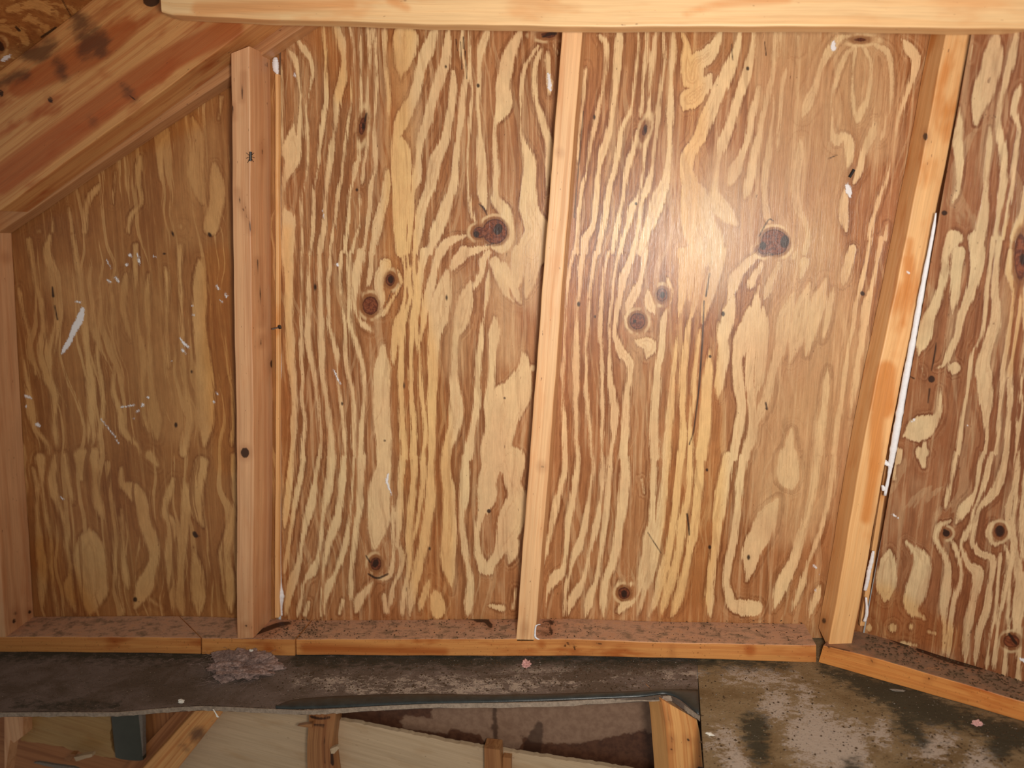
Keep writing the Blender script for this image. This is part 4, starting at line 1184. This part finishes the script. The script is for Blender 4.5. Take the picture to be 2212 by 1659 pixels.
for k, pts in enumerate([[(1908, 990, 8), (1913, 998, 14), (1920, 1006, 10)], [(1907, 1048, 5), (1909, 1054, 8), (1908, 1060, 5)],
                         [(1887, 1190, 5), (1883, 1212, 8), (1878, 1232, 8), (1874, 1255, 8), (1869, 1275, 6)], [(1871, 1290, 4), (1873, 1322, 6), (1868, 1342, 6)]]):
    o = bead('sealant_blob', pts, SEAL, M_WHITE, 9 + k)
    tag(o, ['upper white sealant blob beside the leaning stud, below the long bead', 'tiny white sealant drop just under the upper blob',
            'lumpy white sealant run low beside the leaning stud', 'lowest white sealant bit at the foot of the turned wall'][k], 'sealant')
o = bead('sealant_blob', [(1166, 1348, 5), (1158, 1352, 4), (1156, 1368, 4), (1157, 1376, 5), (1163, 1380, 7)], yplane(-.092), M_WHITE, 21)
tag(o, 'small white sealant curl at the foot of the middle stud', 'sealant')

# thin wood edges beside the joints
o = beam('wall_batten', [(594, 160), (595, 560), (595, 1000), (593, 1334)], [(601, 160), (602, 560), (602, 1000), (602, 1334)], yplane(-.014), (0, .012, 0), M_STUD_R, wav=.0003, step=.01, edge=.001)
tag(o, 'thin orange batten edge between the left knotted stud and white sealant', 'batten')
o = beam('wall_batten', [(1925, 935), (1900, 1080), (1866, 1300), (1858, 1352)], [(1930, 935), (1910, 1080), (1877, 1300), (1868, 1352)], yplane(-.030), (0, .012, 0), M_STUD_R, wav=.0003, step=.01, edge=.001)
tag(o, 'thin wood batten edge at the foot of the turned wall', 'batten')

# ------------------------------------------------------------------ small loose things
def blob(name, px, py, plane, rx, ry, rz, mat, seed, rough=.35, sub=3, lift=.0):
    import bmesh
    from mathutils import noise
    bm = bmesh.new()
    bmesh.ops.create_icosphere(bm, subdivisions=sub, radius=1)
    c = plane.at(px, py)
    for v in bm.verts:
        d = v.co.copy()
        k = 1 + rough * noise.noise(d * 2.1 + Vector((seed, 0, 0))) + rough * .6 * noise.noise(d * 5.3 + Vector((0, seed, 0)))
        v.co = Vector((c[0] + d.x * rx * k, c[1] + d.y * ry * k, c[2] + max(d.z * rz * k, -rz * .25) + rz * .25 + lift))
    me = bpy.data.meshes.new(name)
    bm.to_mesh(me)
    bm.free()
    return link(name, me, mat)


ins = blob('insulation_clump', 520, 1445, FLOOR, .078, .046, .020, M_INSUL, 3.3, .55, 5)
tag(ins, 'dusty pink insulation clump under the short bottom plate', 'insulation')


def fibres(name, cx, cy, n, spread, mat, parent, seed, ln=.02):
    rs = random.Random(seed)
    cu = bpy.data.curves.new(name, 'CURVE')
    cu.dimensions = '3D'
    cu.bevel_depth = .00028
    cu.bevel_resolution = 0
    c = FLOOR.at(cx, cy)
    for i in range(n):
        sp = cu.splines.new('POLY')
        sp.points.add(4)
        a = np.array([c[0] + rs.gauss(0, spread[0]), c[1] + rs.gauss(0, spread[1]), 0])
        q = ((a[0] - c[0]) / .075) ** 2 + ((a[1] - c[1]) / .045) ** 2
        z = c[2] + .004 + .022 * max(0, 1 - q) ** .5
        d = np.array([rs.uniform(-1, 1), rs.uniform(-1, 1), rs.uniform(-.2, .6)])
        for k in range(5):
            sp.points[k].co = (*(a[:2] + d[:2] * ln * k / 4), z + d[2] * ln * .5 * math.sin(k * .8), 1)
            d = d + np.array([rs.uniform(-.5, .5), rs.uniform(-.5, .5), 0])
    cu.materials.append(mat)
    o = bpy.data.objects.new(name, cu)
    C.objects.link(o)
    o.parent = parent
    o['kind'] = 'stuff'
    return o


fibres('fibres', 520, 1445, 320, (.045, .026), M_INSUL, ins, 4)
o = blob('insulation_tuft', 1137, 1436, FLOOR, .008, .012, .006, M_PINK, 5.1, .6, 4)
tag(o, 'tiny bright pink insulation tuft below the foot of the middle stud', 'insulation')
o = blob('insulation_tuft', 2111, 1564, FLOOR, .008, .006, .004, M_PINK, 6.1, .6, 4)
tag(o, 'small pink insulation tuft on the deck under the turned plate', 'insulation')
o = blob('paint_chip', 392, 1516, FLOOR, .006, .005, .004, M_CHIP, 7, .8, 2)
tag(o, 'white chip near the wavy edge of the ledge, left', 'chip')
o = blob('paint_chip', 1534, 1587, FLOOR, .006, .004, .0025, M_CHIP, 8, .8, 2)
tag(o, 'bright white chip on the deck right of the orange post', 'chip')
o = blob('paint_chip', 544, 1428, FLOOR, .004, .003, .003, M_CHIP, 9, .8, 2, lift=.024)
tag(o, 'cream chip resting on the pink insulation clump', 'chip')
o = blob('paint_chip', 1940, 1492, FLOOR, .013, .003, .002, M_CHAR, 10, .8, 2)
tag(o, 'long grey-white flake close under the turned orange plate', 'chip')
o = bead('dangling_fibre', [(461, 1532, 3), (466, 1540, 3), (471, 1548, 5)], yplane(FLOOR.at(465, 1530)[1] - .003), M_CHIP, 2)
tag(o, 'tiny white shred hanging from the ledge edge', 'shred')


# nail, insect, dark sliver
def rod(name, a, b, r, mat, parent=None, k=8):
    a, b = np.array(a, float), np.array(b, float)
    d = b - a
    d /= np.linalg.norm(d)
    s = np.cross(d, (0, 0, 1.0)) if abs(d[2]) < .9 else np.cross(d, (1.0, 0, 0))
    s /= np.linalg.norm(s)
    u = np.cross(d, s)
    V = [list(p + (s * math.cos(2 * math.pi * i / k) + u * math.sin(2 * math.pi * i / k)) * r) for p in (a, b) for i in range(k)]
    F = [[i, (i + 1) % k, k + (i + 1) % k, k + i] for i in range(k)] + [list(range(k))[::-1], [k + i for i in range(k)]]
    me = bpy.data.meshes.new(name)
    me.from_pydata(V, [], F)
    me.update()
    return link(name, me, mat, parent)


e = bpy.data.objects.new('nail', None)
C.objects.link(e)
tag(e, 'grey nail poking out at the joint halfway up the left knotted stud', 'nail')
ys = yplane(-.028)
rod('nail_shank', ys.at(588, 711), ys.at(603, 707), .0016, M_STEEL, e)
rod('nail_head', ys.at(603, 707), ys.at(606, 706), .0045, M_BLACK, e, 12)

e = bpy.data.objects.new('insect', None)
C.objects.link(e)
tag(e, 'small dead black insect on the edge of the left knotted stud', 'insect')
ip = yplane(-.0925)
rod('insect_body', ip.at(542, 328), ip.at(541, 348), .0026, M_BLACK, e)
for sx, sy in ((-9, 330), (8, 330), (-9, 342), (9, 341), (-6, 352), (7, 350)):
    rod('insect_leg', ip.at(541, 338), ip.at(541 + sx, sy), .0005, M_BLACK, e, 5)
e = rod('wood_sliver', yplane(-.004).at(1835, 383), yplane(-.006).at(1845, 366), .0028, M_BLACK)
tag(e, 'little black sliver above the white spot in the right bay', 'sliver')

# crumbs of dirt
def crumbs(name, n, sampler, mat, seed, smin, smax, label):
    rs = random.Random(seed)
    V, F = [], []
    for i in range(n):
        c, up_ = sampler(rs)
        s = rs.uniform(smin, smax)
        b = len(V)
        for k in range(6):
            d = [(1, 0, 0), (-1, 0, 0), (0, 1, 0), (0, -1, 0), (0, 0, .7), (0, 0, -.3)][k]
            a = rs.uniform(.5, 1.5)
            V.append([c[0] + d[0] * s * a, c[1] + d[1] * s * a, c[2] + d[2] * s * a + .0003])
        for f in ((0, 2, 4), (2, 1, 4), (1, 3, 4), (3, 0, 4), (2, 0, 5), (1, 2, 5), (3, 1, 5), (0, 3, 5)):
            F.append([b + q for q in f])
    me = bpy.data.meshes.new(name)
    me.from_pydata(V, [], F)
    me.update()
    o = link(name, me, mat)
    tag(o, label, 'dirt', kind='stuff')
    return o


def on_plate(rs):
    x = rs.choice([rs.uniform(560, 700), rs.uniform(650, 1110), rs.uniform(1170, 1735)])
    y = rs.uniform(1336, 1379 + (x > 1300) * 6)
    a, b = FRONT.at(x, 1380 + (x > 1300) * 7), 0
    top = Plane(a, FLOOR.n)
    return top.at(x, y), 0


def on_turn(rs):
    x = rs.uniform(1870, 2212)
    t_ = (x - 1844) / 368
    y0_, y1_ = 1364 + 108 * t_, 1403 + 113 * t_
    return Plane(TURN_FRONT.at(1895, 1421), FLOOR.n).at(x, y0_ + (y1_ - y0_) * (rs.random() ** 1.6)), 0


def on_floor(rs):
    if rs.random() < .62:
        x = rs.uniform(600, 1500)
        y = rs.uniform(1420, 1495)
    else:
        x = rs.uniform(1510, 2212)
        y = rs.uniform(1440 + max(0, x - 1770) * .29, 1659)
    return FLOOR.at(x, y), 0


crumbs('dirt_crumbs', 900, on_plate, M_CRUMB, 1, .0005, .0022, 'dark dirt crumbs strewn on the bottom plates of the back wall')
crumbs('dirt_crumbs', 420, on_turn, M_CRUMB, 2, .0006, .0028, 'dark dirt crumbs strewn on the turned bottom plate')
crumbs('dirt_crumbs', 1500, on_floor, M_CRUMB, 3, .0006, .0026, 'dark dirt crumbs scattered over the deck')
crumbs('pale_crumbs', 330, on_floor, M_CHAR, 4, .0004, .0018, 'pale grit scattered over the deck')
